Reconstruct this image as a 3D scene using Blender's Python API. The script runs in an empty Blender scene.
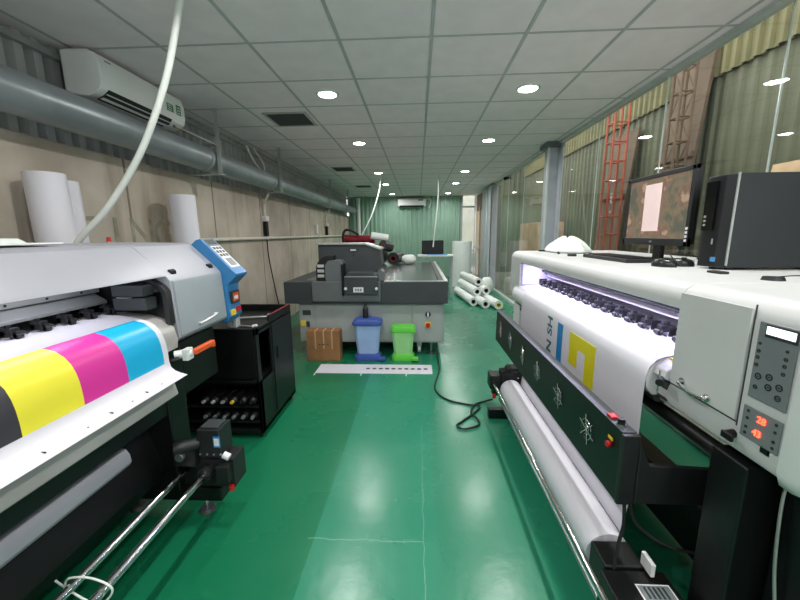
import bpy, math, random
from mathutils import Vector, Matrix
random.seed(7)
S = bpy.context.scene
COL = S.collection
PI = math.pi

# ---------------------------------------------------------------- materials
def lin(c):
    return tuple(((v / 255) / 12.92 if v / 255 <= .04045 else ((v / 255 + .055) / 1.055) ** 2.4) for v in c) + (1,)

def mat(name, rgb, rough=.5, metal=0, var=.06, scale=6, bump=0, bscale=40, emit=None, es=0, coat=0, rgb2=None, rvar=0, stretch=None, spec=.5):
    m = bpy.data.materials.new(name); m.use_nodes = True
    nt = m.node_tree; n = nt.nodes; l = nt.links; b = n['Principled BSDF']
    b.inputs['Roughness'].default_value = rough; b.inputs['Metallic'].default_value = metal
    b.inputs['Coat Weight'].default_value = coat; b.inputs['Coat Roughness'].default_value = .08
    b.inputs['Specular IOR Level'].default_value = spec
    tc = n.new('ShaderNodeTexCoord'); mp = n.new('ShaderNodeMapping'); l.new(tc.outputs['Object'], mp.inputs[0])
    if stretch: mp.inputs['Scale'].default_value = stretch
    ns = n.new('ShaderNodeTexNoise'); ns.inputs['Scale'].default_value = scale; ns.inputs['Detail'].default_value = 5
    l.new(mp.outputs[0], ns.inputs['Vector'])
    r = n.new('ShaderNodeValToRGB'); c = lin(rgb)
    c2 = lin(rgb2) if rgb2 else c
    r.color_ramp.elements[0].position = .35; r.color_ramp.elements[1].position = .65
    r.color_ramp.elements[0].color = tuple(min(1, v * (1 - var)) for v in c[:3]) + (1,)
    r.color_ramp.elements[1].color = tuple(min(1, v * (1 + (0 if rgb2 else var))) for v in c2[:3]) + (1,)
    l.new(ns.outputs['Fac'], r.inputs[0]); l.new(r.outputs[0], b.inputs['Base Color'])
    if rvar:
        mr = n.new('ShaderNodeMapRange'); mr.inputs['From Min'].default_value = .3; mr.inputs['From Max'].default_value = .7
        mr.inputs['To Min'].default_value = max(0, rough - rvar); mr.inputs['To Max'].default_value = rough + rvar
        l.new(ns.outputs['Fac'], mr.inputs[0]); l.new(mr.outputs[0], b.inputs['Roughness'])
    if bump:
        n2 = n.new('ShaderNodeTexNoise'); n2.inputs['Scale'].default_value = bscale; n2.inputs['Detail'].default_value = 3
        l.new(mp.outputs[0], n2.inputs['Vector'])
        bp = n.new('ShaderNodeBump'); bp.inputs['Strength'].default_value = bump; bp.inputs['Distance'].default_value = .01
        l.new(n2.outputs['Fac'], bp.inputs['Height']); l.new(bp.outputs[0], b.inputs['Normal'])
    if emit:
        b.inputs['Emission Color'].default_value = lin(emit); b.inputs['Emission Strength'].default_value = es
    return m

def glass_mat(name, tint=(.93, .96, .94), ior=1.5):
    m = bpy.data.materials.new(name); m.use_nodes = True; nt = m.node_tree; n = nt.nodes; l = nt.links
    n.remove(n['Principled BSDF']); out = n['Material Output']
    t = n.new('ShaderNodeBsdfTransparent'); t.inputs[0].default_value = tint + (1,)
    g = n.new('ShaderNodeBsdfGlossy'); g.inputs['Roughness'].default_value = .015; g.inputs[0].default_value = (1, 1, 1, 1)
    f = n.new('ShaderNodeFresnel'); f.inputs[0].default_value = ior
    ge = n.new('ShaderNodeNewGeometry'); iv = n.new('ShaderNodeMath'); iv.operation = 'SUBTRACT'; iv.inputs[0].default_value = 1; l.new(ge.outputs['Backfacing'], iv.inputs[1])
    mu = n.new('ShaderNodeMath'); mu.operation = 'MULTIPLY'; l.new(f.outputs[0], mu.inputs[0]); l.new(iv.outputs[0], mu.inputs[1])   # reflect on the outer faces only
    mx = n.new('ShaderNodeMixShader'); l.new(mu.outputs[0], mx.inputs[0]); l.new(t.outputs[0], mx.inputs[1]); l.new(g.outputs[0], mx.inputs[2])
    l.new(mx.outputs[0], out.inputs[0]); return m

def floor_mat():
    m = mat('green_epoxy', (20, 110, 74), .27, var=.05, scale=1.3, rvar=.07, bump=.12, bscale=14)
    nt = m.node_tree; n = nt.nodes; l = nt.links; b = n['Principled BSDF']
    ramp = b.inputs['Base Color'].links[0].from_node
    tc = n.new('ShaderNodeTexCoord'); sp = n.new('ShaderNodeSeparateXYZ'); l.new(tc.outputs['Object'], sp.inputs[0])
    g = n.new('ShaderNodeMath'); g.operation = 'GREATER_THAN'; g.inputs[1].default_value = -.52; l.new(sp.outputs[0], g.inputs[0])
    mx = n.new('ShaderNodeMix'); mx.data_type = 'RGBA'; mx.inputs['B'].default_value = lin((48, 138, 110))
    ml = n.new('ShaderNodeMath'); ml.operation = 'MULTIPLY'; ml.inputs[1].default_value = .55; l.new(g.outputs[0], ml.inputs[0])
    l.new(ml.outputs[0], mx.inputs['Factor']); l.new(ramp.outputs[0], mx.inputs['A'])
    # pale wandering seam in the coating at x = 0.03 and one across at y = 1.52
    ns = n.new('ShaderNodeTexNoise'); ns.inputs['Scale'].default_value = 9; l.new(tc.outputs['Object'], ns.inputs['Vector'])
    def line(ch, at, w, lo, hi):
        a = n.new('ShaderNodeMath'); a.operation = 'MULTIPLY_ADD'; a.inputs[1].default_value = .03; l.new(ns.outputs['Fac'], a.inputs[0]); l.new(sp.outputs[ch], a.inputs[2])
        s = n.new('ShaderNodeMath'); s.operation = 'COMPARE'; s.inputs[1].default_value = at + .015; s.inputs[2].default_value = w; l.new(a.outputs[0], s.inputs[0])
        o = 1 - ch
        c1 = n.new('ShaderNodeMath'); c1.operation = 'COMPARE'; c1.inputs[1].default_value = (lo + hi) / 2; c1.inputs[2].default_value = (hi - lo) / 2; l.new(sp.outputs[o], c1.inputs[0])
        q = n.new('ShaderNodeMath'); q.operation = 'MULTIPLY'; l.new(s.outputs[0], q.inputs[0]); l.new(c1.outputs[0], q.inputs[1]); return q
    l1 = line(0, .03, .0022, .5, 2.6); l2 = line(1, 1.52, .003, -.55, .03)
    ad = n.new('ShaderNodeMath'); ad.operation = 'MAXIMUM'; l.new(l1.outputs[0], ad.inputs[0]); l.new(l2.outputs[0], ad.inputs[1])
    a5 = n.new('ShaderNodeMath'); a5.operation = 'MULTIPLY'; a5.inputs[1].default_value = .2; l.new(ad.outputs[0], a5.inputs[0])
    m2 = n.new('ShaderNodeMix'); m2.data_type = 'RGBA'; m2.inputs['B'].default_value = lin((190, 225, 205))
    l.new(a5.outputs[0], m2.inputs['Factor']); l.new(mx.outputs['Result'], m2.inputs['A']); l.new(m2.outputs['Result'], b.inputs['Base Color'])
    return m

def concrete_mat():
    m = mat('concrete', (176, 165, 150), .85, var=.14, scale=1.6, bump=.3, bscale=30, rgb2=(196, 186, 172))
    nt = m.node_tree; n = nt.nodes; l = nt.links; b = n['Principled BSDF']
    ramp = b.inputs['Base Color'].links[0].from_node
    tc = n.new('ShaderNodeTexCoord'); mp = n.new('ShaderNodeMapping'); mp.inputs['Scale'].default_value = (1, 2.2, .22); l.new(tc.outputs['Object'], mp.inputs[0])
    ns = n.new('ShaderNodeTexNoise'); ns.inputs['Scale'].default_value = 1.6; ns.inputs['Detail'].default_value = 6; l.new(mp.outputs[0], ns.inputs['Vector'])
    r = n.new('ShaderNodeValToRGB'); r.color_ramp.elements[0].position = .55; r.color_ramp.elements[1].position = .75
    l.new(ns.outputs['Fac'], r.inputs[0])
    mx = n.new('ShaderNodeMix'); mx.data_type = 'RGBA'; mx.inputs['B'].default_value = lin((120, 100, 78)); l.new(r.outputs[0], mx.inputs['Factor'])
    mu = n.new('ShaderNodeMath'); mu.operation = 'MULTIPLY'; mu.inputs[1].default_value = .6; l.new(r.outputs[0], mu.inputs[0]); l.new(mu.outputs[0], mx.inputs['Factor'])
    l.new(ramp.outputs[0], mx.inputs['A'])
    # thin panel joints every 1.2 m along the wall
    sp = n.new('ShaderNodeSeparateXYZ'); l.new(tc.outputs['Object'], sp.inputs[0])
    dv = n.new('ShaderNodeMath'); dv.operation = 'MODULO'; dv.inputs[1].default_value = 1.25; l.new(sp.outputs[1], dv.inputs[0])
    cp = n.new('ShaderNodeMath'); cp.operation = 'COMPARE'; cp.inputs[1].default_value = .42; cp.inputs[2].default_value = .012; l.new(dv.outputs[0], cp.inputs[0])
    m3 = n.new('ShaderNodeMix'); m3.data_type = 'RGBA'; m3.inputs['B'].default_value = lin((128, 115, 98))
    l.new(cp.outputs[0], m3.inputs['Factor']); l.new(mx.outputs['Result'], m3.inputs['A']); l.new(m3.outputs['Result'], b.inputs['Base Color'])
    return m

M = dict(
 floor=floor_mat(), concrete=concrete_mat(),
 tile=mat('ceiling_tile', (238, 228, 230), .8, var=.03, bump=.05, bscale=120),
 grid=mat('ceiling_bar', (178, 180, 178), .5),
 corr=mat('grey_sheet_metal', (178, 180, 180), .5, .15, var=.15, scale=3),
 green=mat('green_sheet_metal', (146, 180, 162), .35, 0, var=.06, scale=2, coat=.2),
 olive=mat('olive_sheet', (102, 102, 82), .7, var=.15, scale=1.2),
 yellowish=mat('yellowed_sheet', (112, 106, 70), .6, var=.2, scale=2),
 duct=mat('galvanised_duct', (150, 158, 162), .36, .5, var=.12, scale=4),
 hanger=mat('galvanised_strap', (176, 180, 178), .35, .5),
 white=mat('white_paint', (222, 222, 224), .38, var=.02), whiteg=mat('white_gloss', (224, 226, 226), .25, var=.02, coat=.3),
 offwhite=mat('off_white_shell', (206, 207, 207), .4, var=.02),
 paper=mat('white_vinyl', (218, 216, 224), .45, var=.02, scale=3),
 ledtint=mat('led_tinted_white_panel', (214, 208, 236), .4, var=.01), acw=mat('air_conditioner_white', (246, 246, 246), .3, var=.01, coat=.3), greyp=mat('light_grey_shell', (158, 159, 167), .38, var=.02), coverg=mat('grey_cover', (150, 158, 164), .45, var=.02),
 apron=mat('silver_apron', (190, 188, 184), .35, .35), black=mat('black_steel', (14, 15, 16), .42, .1, var=.2), dark=mat('dark_plastic', (30, 31, 33), .45, var=.15),
 darkg=mat('dark_grey_steel', (62, 66, 68), .45, .1, var=.06), midg=mat('mid_grey_steel', (102, 107, 108), .42, .1, var=.05),
 bodyg=mat('flatbed_body_grey', (158, 164, 162), .5, 0, var=.04), bedtop=mat('bed_plate', (120, 124, 124), .22, .6, var=.06, scale=3),
 chrome=mat('chrome', (215, 215, 215), .12, 1, var=.02), steel=mat('brushed_steel', (176, 180, 184), .28, .85, var=.06, stretch=(8, .4, 8)),
 blue=mat('blue_panel', (52, 122, 178), .35, var=.05), orange=mat('orange_plastic', (224, 92, 42), .4), red=mat('red_plastic', (190, 28, 30), .35),
 yel=mat('yellow_sticker', (232, 200, 40), .5), cyanp=mat('cyan_ink', (20, 168, 214), .35, var=.02), mag=mat('magenta_ink', (212, 52, 150), .35, var=.02),
 yink=mat('yellow_ink', (236, 226, 62), .35, var=.02), kink=mat('black_ink', (58, 56, 62), .4, var=.04), lblue=mat('logo_blue', (36, 132, 196), .4), lyel=mat('logo_yellow', (222, 212, 26), .4),
 teal=mat('lettering_teal', (32, 96, 112), .5), card=mat('cardboard', (146, 104, 66), .85, var=.12, scale=8), tape=mat('packing_tape', (190, 156, 112), .4),
 binb=mat('blue_bin_plastic', (150, 178, 218), .4), binbd=mat('blue_bin_lid', (60, 84, 160), .4), bing=mat('green_bin_plastic', (150, 214, 140), .4), bingd=mat('green_bin_lid', (96, 200, 66), .4),
 rubber=mat('black_rubber', (20, 20, 21), .6), pipe=mat('cream_pipe', (206, 202, 190), .4), hose=mat('white_hose', (226, 230, 224), .35, var=.02),
 kcord=mat('dark_cord', (18, 28, 24), .5), ghost=mat('faded_green_paint', (146, 143, 124), .9, var=.2, scale=10), frame=mat('grey_aluminium', (172, 176, 184), .45, .1),
 mull=mat('pale_mullion', (196, 204, 202), .3, .2), scaf=mat('orange_scaffold_paint', (168, 76, 54), .6, var=.2), brown=mat('brown_board', (104, 84, 68), .8, var=.25, scale=3),
 pink=mat('pale_pink_sheet', (238, 222, 214), .7, var=.08, scale=4), brick=mat('beige_render', (206, 172, 138), .8, var=.2, scale=4),
 screen=mat('screen_off', (10, 12, 12), .12), vent=mat('dark_vent', (28, 30, 30), .6), wine=mat('dark_red_fabric', (122, 18, 34), .75, var=.3), wht=mat('white_cloth', (228, 234, 230), .8, var=.04, bump=.2, bscale=30),
 panelg=mat('panel_grey', (118, 126, 128), .4, var=.02), lcd=mat('lcd_white', (235, 240, 240), .4, emit=(235, 242, 245), es=1.2), led=mat('led_red', (255, 40, 30), .4, emit=(255, 60, 34), es=7),
 ink_cap=mat('bottle_cap', (196, 190, 180), .4), icon=mat('icon_black', (40, 46, 48), .5), pcside=mat('charcoal_case', (42, 46, 50), .42, .2, var=.05), pcf=mat('dark_case_front', (24, 26, 29), .3, var=.05), stick=mat('blue_sticker', (70, 140, 190), .4),
 sgreen=mat('green_sticker', (40, 130, 70), .5), lens=mat('lamp_lens', (255, 255, 255), .4, emit=(255, 255, 250), es=28), violet=mat('led_strip', (230, 225, 255), .4, emit=(206, 196, 255), es=5),
 bag=mat('clear_plastic', (186, 190, 186), .3, var=.2, scale=20), redtrim=mat('dull_red_edge', (120, 30, 40), .5), outfloor=mat('outside_ground', (120, 118, 108), .8, var=.2),
 glass=glass_mat('window_glass'), lcdglass=glass_mat('pane_glass', (.85, .9, .88)))

def screen_mat():
    m = bpy.data.materials.new('monitor_wallpaper'); m.use_nodes = True; nt = m.node_tree; n = nt.nodes; l = nt.links; b = n['Principled BSDF']
    tc = n.new('ShaderNodeTexCoord'); ns = n.new('ShaderNodeTexNoise'); ns.inputs['Scale'].default_value = 12; ns.inputs['Detail'].default_value = 5; l.new(tc.outputs['Object'], ns.inputs['Vector'])
    r = n.new('ShaderNodeValToRGB'); e = r.color_ramp.elements; e[0].position = .36; e[0].color = lin((104, 106, 90)); e[1].position = .66; e[1].color = lin((196, 170, 140))
    k = e.new(.5); k.color = lin((148, 130, 104)); k = e.new(.58); k.color = lin((140, 104, 88)); l.new(ns.outputs['Fac'], r.inputs[0])
    l.new(r.outputs[0], b.inputs['Emission Color']); b.inputs['Emission Strength'].default_value = .55; b.inputs['Base Color'].default_value = (.02, .02, .02, 1); b.inputs['Roughness'].default_value = .2
    return m
M['wallp'] = screen_mat()
M['page'] = mat('screen_page', (200, 180, 176), .3, emit=(206, 184, 182), es=.5)

# ---------------------------------------------------------------- mesh builder
class MB:
    def __init__(s): s.v = []; s.f = []; s.mi = []; s.ms = []; s.m = None; s.T = Matrix.Identity(4)
    def slot(s, m):
        if m not in s.ms: s.ms.append(m)
        return s.ms.index(m)
    def use(s, m): s.m = M[m] if isinstance(m, str) else m; return s
    def add(s, vs, fs, mt=None):
        o = len(s.v); s.v += [s.T @ Vector(v) for v in vs]
        k = s.slot(s.m if mt is None else (M[mt] if isinstance(mt, str) else mt))
        for f in fs: s.f.append([i + o for i in f]); s.mi.append(k)
        return s
    def box(s, x0, x1, y0, y1, z0, z1, mt=None):
        x0, x1 = sorted((x0, x1)); y0, y1 = sorted((y0, y1)); z0, z1 = sorted((z0, z1))
        v = [(x, y, z) for x in (x0, x1) for y in (y0, y1) for z in (z0, z1)]
        return s.add(v, [(0, 1, 3, 2), (4, 6, 7, 5), (0, 4, 5, 1), (2, 3, 7, 6), (0, 2, 6, 4), (1, 5, 7, 3)], mt)
    def prism(s, pr, a0, a1, mt=None, axis='y'):     # polygon extruded along an axis; pr holds the two other coordinates
        n = len(pr)
        def P(u, w, a): return {'y': (u, a, w), 'x': (a, u, w), 'z': (u, w, a)}[axis]
        v = [P(u, w, a0) for u, w in pr] + [P(u, w, a1) for u, w in pr]
        f = [(i, (i + 1) % n, (i + 1) % n + n, i + n) for i in range(n)] + [tuple(range(n))[::-1], tuple(range(n, 2 * n))]
        return s.add(v, f, mt)
    def cyl(s, p, q, r, r2=None, seg=20, caps=True, mt=None):
        p, q = Vector(p), Vector(q); r2 = r if r2 is None else r2
        d = (q - p).normalized(); a = Vector((0, 0, 1)) if abs(d.z) < .9 else Vector((1, 0, 0)); u = d.cross(a).normalized(); w = d.cross(u)
        v = []
        for c, R_ in ((p, r), (q, r2)):
            for i in range(seg):
                t = 2 * PI * i / seg; v.append(c + (u * math.cos(t) + w * math.sin(t)) * R_)
        f = [(i, i + seg, (i + 1) % seg + seg, (i + 1) % seg) for i in range(seg)]
        if caps: f += [tuple(range(seg)), tuple(range(seg, 2 * seg))[::-1]]
        return s.add(v, f, mt)
    def pipe(s, p, q, ro, ri, seg=24, mt=None):       # hollow tube
        p, q = Vector(p), Vector(q); d = (q - p).normalized(); a = Vector((0, 0, 1)) if abs(d.z) < .9 else Vector((1, 0, 0)); u = d.cross(a).normalized(); w = d.cross(u)
        v = []
        for c, R_ in ((p, ro), (q, ro), (q, ri), (p, ri)):
            for i in range(seg):
                t = 2 * PI * i / seg; v.append(c + (u * math.cos(t) + w * math.sin(t)) * R_)
        f = []
        for k in range(4):
            a0, b0 = k * seg, ((k + 1) % 4) * seg
            f += [(a0 + i, b0 + i, b0 + (i + 1) % seg, a0 + (i + 1) % seg) for i in range(seg)]
        return s.add(v, f, mt)
    def tube(s, pts, r, seg=10, sub=8, mt=None):
        P = [Vector(p) for p in pts]
        if len(P) > 2 and sub > 1:
            Q = []
            E_ = [P[0] * 2 - P[1]] + P + [P[-1] * 2 - P[-2]]
            for i in range(1, len(E_) - 2):
                for k in range(sub):
                    t = k / sub; a, b, c, d = E_[i - 1:i + 3]
                    Q.append(.5 * ((2 * b) + (c - a) * t + (2 * a - 5 * b + 4 * c - d) * t * t + (3 * b - a - 3 * c + d) * t ** 3))
            P = Q + [P[-1]]
        v = []; prev = None
        for i, p in enumerate(P):
            d = (P[min(i + 1, len(P) - 1)] - P[max(i - 1, 0)]).normalized()
            if prev is None: u = d.cross(Vector((0, 0, 1)) if abs(d.z) < .9 else Vector((1, 0, 0))).normalized()
            else: u = (prev - d * prev.dot(d)).normalized()
            prev = u; w = d.cross(u)
            for k in range(seg):
                t = 2 * PI * k / seg; v.append(p + (u * math.cos(t) + w * math.sin(t)) * r)
        f = []
        for i in range(len(P) - 1):
            for k in range(seg): f.append((i * seg + k, i * seg + (k + 1) % seg, (i + 1) * seg + (k + 1) % seg, (i + 1) * seg + k))
        f += [tuple(range(seg))[::-1], tuple(range((len(P) - 1) * seg, len(P) * seg))]
        return s.add(v, f, mt)
    def loft(s, rings, mt=None, caps=True):
        n = len(rings[0]); v = [p for r in rings for p in r]; f = []
        for i in range(len(rings) - 1):
            for k in range(n): f.append((i * n + k, i * n + (k + 1) % n, (i + 1) * n + (k + 1) % n, (i + 1) * n + k))
        if caps: f += [tuple(range(n))[::-1], tuple(range((len(rings) - 1) * n, len(rings) * n))]
        return s.add(v, f, mt)
    def sheet(s, prof, ys, th, pick):                 # curved sheet: prof = [(x, z)], ys = breakpoints along y, pick(i, j) -> material
        n = len(prof); nr = []
        for i in range(n):
            a = prof[max(i - 1, 0)]; b = prof[min(i + 1, n - 1)]; dx, dz = b[0] - a[0], b[1] - a[1]; L = math.hypot(dx, dz) or 1
            nr.append((-dz / L, dx / L))
        o = len(s.v); J = len(ys)
        for side in (0, 1):
            for i in range(n):
                for y in ys: s.v.append(s.T @ Vector((prof[i][0] + nr[i][0] * th * side, y, prof[i][1] + nr[i][1] * th * side)))
        def id_(sd, i, j): return o + sd * n * J + i * J + j
        for i in range(n - 1):
            for j in range(J - 1):
                for sd in (0, 1):
                    q = [id_(sd, i, j), id_(sd, i + 1, j), id_(sd, i + 1, j + 1), id_(sd, i, j + 1)]
                    s.f.append(q if sd else q[::-1]); s.mi.append(s.slot(M[pick(i, j)] if sd == 0 or True else M['paper']))
        for i in range(n - 1):
            for j in (0, J - 1): s.f.append([id_(0, i, j), id_(0, i + 1, j), id_(1, i + 1, j), id_(1, i, j)]); s.mi.append(s.slot(M['paper']))
        for j in range(J - 1):
            for i in (0, n - 1): s.f.append([id_(0, i, j), id_(0, i, j + 1), id_(1, i, j + 1), id_(1, i, j)]); s.mi.append(s.slot(M['paper']))
        return s

WL = {}                                              # world location of every object made
def props(o, label=None, cat=None, group=None, kind=None):
    if label: o['label'] = label
    if cat: o['category'] = cat
    if group: o['group'] = group
    if kind: o['kind'] = kind
    return o
def build(name, mb, parent=None, loc=None, bevel=0, sm=35, seg=2):
    if parent is not None: loc = WL[parent]
    elif loc is None:
        xs = [v.x for v in mb.v]; ys = [v.y for v in mb.v]; loc = Vector(((min(xs) + max(xs)) / 2, (min(ys) + max(ys)) / 2, min(v.z for v in mb.v)))
    loc = Vector(loc)
    me = bpy.data.meshes.new(name); me.from_pydata([tuple(v - loc) for v in mb.v], [], mb.f)
    for m in mb.ms: me.materials.append(m)
    me.polygons.foreach_set('material_index', mb.mi)
    me.polygons.foreach_set('use_smooth', [True] * len(me.polygons))
    me.update()
    import bmesh
    bm = bmesh.new(); bm.from_mesh(me); bmesh.ops.recalc_face_normals(bm, faces=bm.faces); bm.to_mesh(me); bm.free()
    me.set_sharp_from_angle(angle=math.radians(sm))
    o = bpy.data.objects.new(name, me); COL.objects.link(o)
    if parent is None: o.location = loc
    else: o.parent = parent
    WL[o] = loc
    if bevel:
        b = o.modifiers.new('bevel', 'BEVEL'); b.width = bevel; b.segments = seg; b.limit_method = 'ANGLE'; b.angle_limit = math.radians(40); b.harden_normals = True
    return o
def thing(name, loc, label, cat, group=None):
    o = bpy.data.objects.new(name, None); COL.objects.link(o); o.location = loc; o.empty_display_size = .1; WL[o] = Vector(loc)
    return props(o, label, cat, group)
def copy_tree(o, parent=None, loc=None):
    c = o.copy(); COL.objects.link(c)
    if parent is not None: c.parent = parent
    if loc is not None: c.location = loc
    WL[c] = Vector(loc) if loc is not None else WL[parent]
    for ch in [x for x in list(WL) if x.parent == o and x != c]: copy_tree(ch, c)
    return c
def struct(name, mb, **k): return props(build(name, mb, **k), kind='structure')
def text(name, body, size, mt, parent, rot, pos, ext=.0006, align='CENTER', bold=0):
    cu = bpy.data.curves.new(name, 'FONT'); cu.body = body; cu.size = size; cu.extrude = ext; cu.offset = bold; cu.align_x = align; cu.align_y = 'CENTER'
    cu.materials.append(M[mt]); t_ = bpy.data.objects.new(name, cu); COL.objects.link(t_); bpy.context.view_layer.update()
    me = bpy.data.meshes.new_from_object(t_); bpy.data.objects.remove(t_); o = bpy.data.objects.new(name, me); COL.objects.link(o)
    base = WL[parent] if parent is not None else Vector((0, 0, 0))
    o.parent = parent
    o.matrix_local = Matrix.Translation(Vector(pos) - base) @ rot
    WL[o] = base; return o
def axes(x, y):       # rotation whose local x, y axes point along the given world vectors (a mirrored pair is fine)
    x, y = Vector(x), Vector(y); z = x.cross(y); return Matrix((x, y, z)).transposed().to_4x4()
def box1(*a, mt='black'): return MB().use(mt).box(*a)

# ---------------------------------------------------------------- setting
W0, W1, YF, YB, ZC = -2.37, 2.0, -1.8, 12.6, 2.74
struct('floor', MB().use('floor').box(-2.6, 2.06, YF, YB + .1, -.1, 0), loc=(0, 0, 0))
struct('ground_outside', MB().use('outfloor').box(2.07, 5.0, YF, YB + 3, -.15, -.03))
struct('ceiling', MB().use('tile').box(-2.6, 2.06, YF, YB + .1, ZC, ZC + .1), loc=(0, 0, ZC))
g = MB().use('grid')
for i in range(-4, 4): g.box(.09 + .6 * i - .011, .09 + .6 * i + .011, YF, YB, ZC - .004, ZC + .001)
j = -7
while 2.564 + .6 * j < YB:
    if 2.564 + .6 * j > YF: g.box(W0, W1, 2.564 + .6 * j - .009, 2.564 + .6 * j + .009, ZC - .003, ZC + .001)
    j += 1
struct('ceiling_grid', g)
struct('wall_left', MB().use('concrete').box(W0 - .15, W0, YF, YB, 0, 2.11), loc=(W0, 0, 0))
def corrugated(x, y0, y1, z0, z1, pitch, depth, mt, along='y', th=.004):
    pts = []; y = y0; k = 0
    while y < y1:
        for f, d in ((0, 0), (.3, 0), (.42, 1), (.88, 1), (1, 0)):
            if y + f * pitch <= y1: pts.append((y + f * pitch, x + depth * d))
        y += pitch
    n = len(pts); m = MB().use(mt)
    o = [(p[0], p[1]) for p in pts] + [(p[0], p[1] + th) for p in reversed(pts)]
    if along == 'y': m.prism([(b, a) for a, b in o], z0, z1, axis='z')
    else: m.prism(o, z0, z1, axis='z')
    return m
m = corrugated(W0 - .11, YF, YB, 2.11, ZC, .115, .05, 'corr'); m.box(W0 - .16, W0 - .12, YF, YB, 2.11, ZC, 'corr')
m.box(W0 - .11, W0 - .04, YF, YB, 2.105, 2.125, 'corr'); m.box(W0 - .07, W0 - .02, YF, YB, 2.66, 2.70, 'hanger')
struct('wall_left_upper', m)
m = corrugated(YB - .05, W0, 1.5, 0, ZC, .15, .04, 'green', along='x'); m.box(W0, 1.5, YB, YB + .05, 0, ZC, 'green')
struct('wall_back', m)
struct('wall_front', MB().use('white').box(-2.6, 2.06, YF - .1, YF, 0, ZC))
struct('trim_1', MB().use('mull').box(1.96, 2.04, YF, 12.6, ZC - .03, ZC).box(1.96, 2.04, YF, 9.2, 0, .06), bevel=.004)
# back right corner: bright window with pale curtain in the back wall
m = MB().use('frame')
for x in (1.5, 1.96): m.box(x - .03, x + .03, YB - .03, YB + .05, 0, ZC)
m.box(1.5, 1.98, YB - .02, YB + .04, .0, .06).box(1.5, 1.98, YB - .02, YB + .04, .86, .92).box(1.5, 1.98, YB - .02, YB + .04, ZC - .4, ZC - .34)
w = struct('window_1', m)
build('pane', MB().use('lcdglass').box(1.53, 1.93, YB + .0, YB + .008, .06, ZC), parent=w)
struct('wall_beyond_window', MB().use('pink').box(.9, 2.25, YB + 1.6, YB + 1.7, -.03, 4.2))
struct('wall_outside_end', corrugated(YB + 1.6, 2.25, 4.0, -.03, 4.4, .19, .035, 'olive', along='x'))
# far end of the right side: pinkish doors and grey corrugated part
m = MB().use('brown')
m.box(1.98, 2.03, 10.9, 12.55, 0, 2.2, 'tape'); m.box(1.95, 2.05, 12.35, 12.55, 0, ZC, 'pink'); m.box(1.93, 2.05, 10.8, 10.95, 0, ZC, 'pink')
m.box(1.95, 2.04, 10.9, 12.55, 1.0, 1.05, 'frame').box(1.97, 2.03, 10.9, 12.55, 2.2, ZC, 'brown').box(1.94, 2.04, 11.6, 11.68, 0, 2.3, 'frame')
struct('door_1', m, bevel=.004)
m = MB().use('frame').box(1.86, 2.05, 9.5, 10.75, 0, ZC - .06); m.box(1.84, 1.9, 9.5, 9.56, 0, ZC - .06, 'mull').box(1.84, 1.86, 10.0, 10.04, 0, ZC - .06, 'mull')
struct('wall_right', m, bevel=.01)
# glass partition: panes between slim posts
edges = [9.42, 8.25, 7.1, 5.95]; edges2 = [5.3, 4.3, 3.22, 2.25, 1.2, .1, -1.0, YF]
nwin = 2
for E_ in (edges, edges2):
    for a, b in zip(E_[:-1], E_[1:]):
        m = MB().use('mull').box(1.998, 2.008, a - .003, a + .003, 0, ZC - .03).box(1.985, 2.02, b + .004, a - .004, 0, .055)
        w = struct('window_%d' % nwin, m)
        build('pane', MB().use('glass').box(1.999, 2.007, b + .0035, a - .0035, .056, ZC - .031), parent=w); nwin += 1
struct('trim_2', MB().use('frame').box(1.86, 2.04, 5.42, 5.62, 0, ZC).box(1.83, 1.86, 5.40, 5.44, 0, ZC, 'mull').box(1.8, 2.04, 5.36, 5.68, ZC - .07, ZC, 'midg').box(1.985, 2.02, 5.62, 5.94, 0, ZC, 'frame').box(1.985, 2.02, 5.31, 5.42, 0, ZC, 'frame'), bevel=.006)
# what stands beyond the glass: old sheet wall, boards, lattice frames
m = corrugated(4.0, YF, YB + 3, -.03, 3.5, .19, .035, 'olive'); m.box(4.04, 4.1, YF, YB + 3, -.03, 5.2, 'olive')
struct('wall_outside', m)
struct('wall_outside_upper', corrugated(3.93, YF, YB + 3, 3.5, 5.2, .15, .04, 'yellowish'))
bd = [(5.35, 6.1, 3.9, 'dull brown board leaning on the old sheet wall beyond the glass, behind the orange frame', 'brown'), (6.9, 7.7, 3.3, 'tall brown board beyond the glass, just left of the orange frame', 'brown'), (3.3, 4.3, 2.2, 'low reddish brown board behind the monitor, beyond the glass', 'brick')]
for a, b, h, lb, mt in bd:
    T = MB().use(mt); T.prism([(3.55, -.03), (3.59, -.03), (3.92, h), (3.88, h)], a, b)
    for k in (1, 2): z = -.03 + (h - .1) * k / 3; x = 3.55 + .33 * z / h; T.box(x - .04, x + .0, a, b, z, z + .07, 'brown')
    props(build('leaning_board', T), lb, 'board', 'boards beyond the glass')
def lattice(y, x, w, h, name, lb, mt='scaf'):
    m = MB().use(mt)
    for yy in (y - w / 2, y + w / 2):
        for xx in (x, x + w): m.cyl((xx, yy, -.03), (xx, yy, h), .018, seg=10)
    z = .25; k = 0
    while z < h - .3:
        for xx in (x, x + w): m.cyl((xx, y - w / 2, z), (xx, y + w / 2, z), .012, seg=8); (m.cyl((xx, y - w / 2 * (-1) ** k, z), (xx, y + w / 2 * (-1) ** k, z + .3), .006, seg=6) if mt != 'scaf' else m)
        for yy in (y - w / 2, y + w / 2): m.cyl((x, yy, z), (x + w, yy, z), .012, seg=8)
        z += .3; k += 1
    props(build(name, m), lb, 'scaffold', 'lattice frames beyond the glass')
lattice(6.5, 3.2, .22, 3.9, 'scaffold_frame', 'orange-red lattice scaffold frame beyond the glass, left of the monitor')
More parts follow.
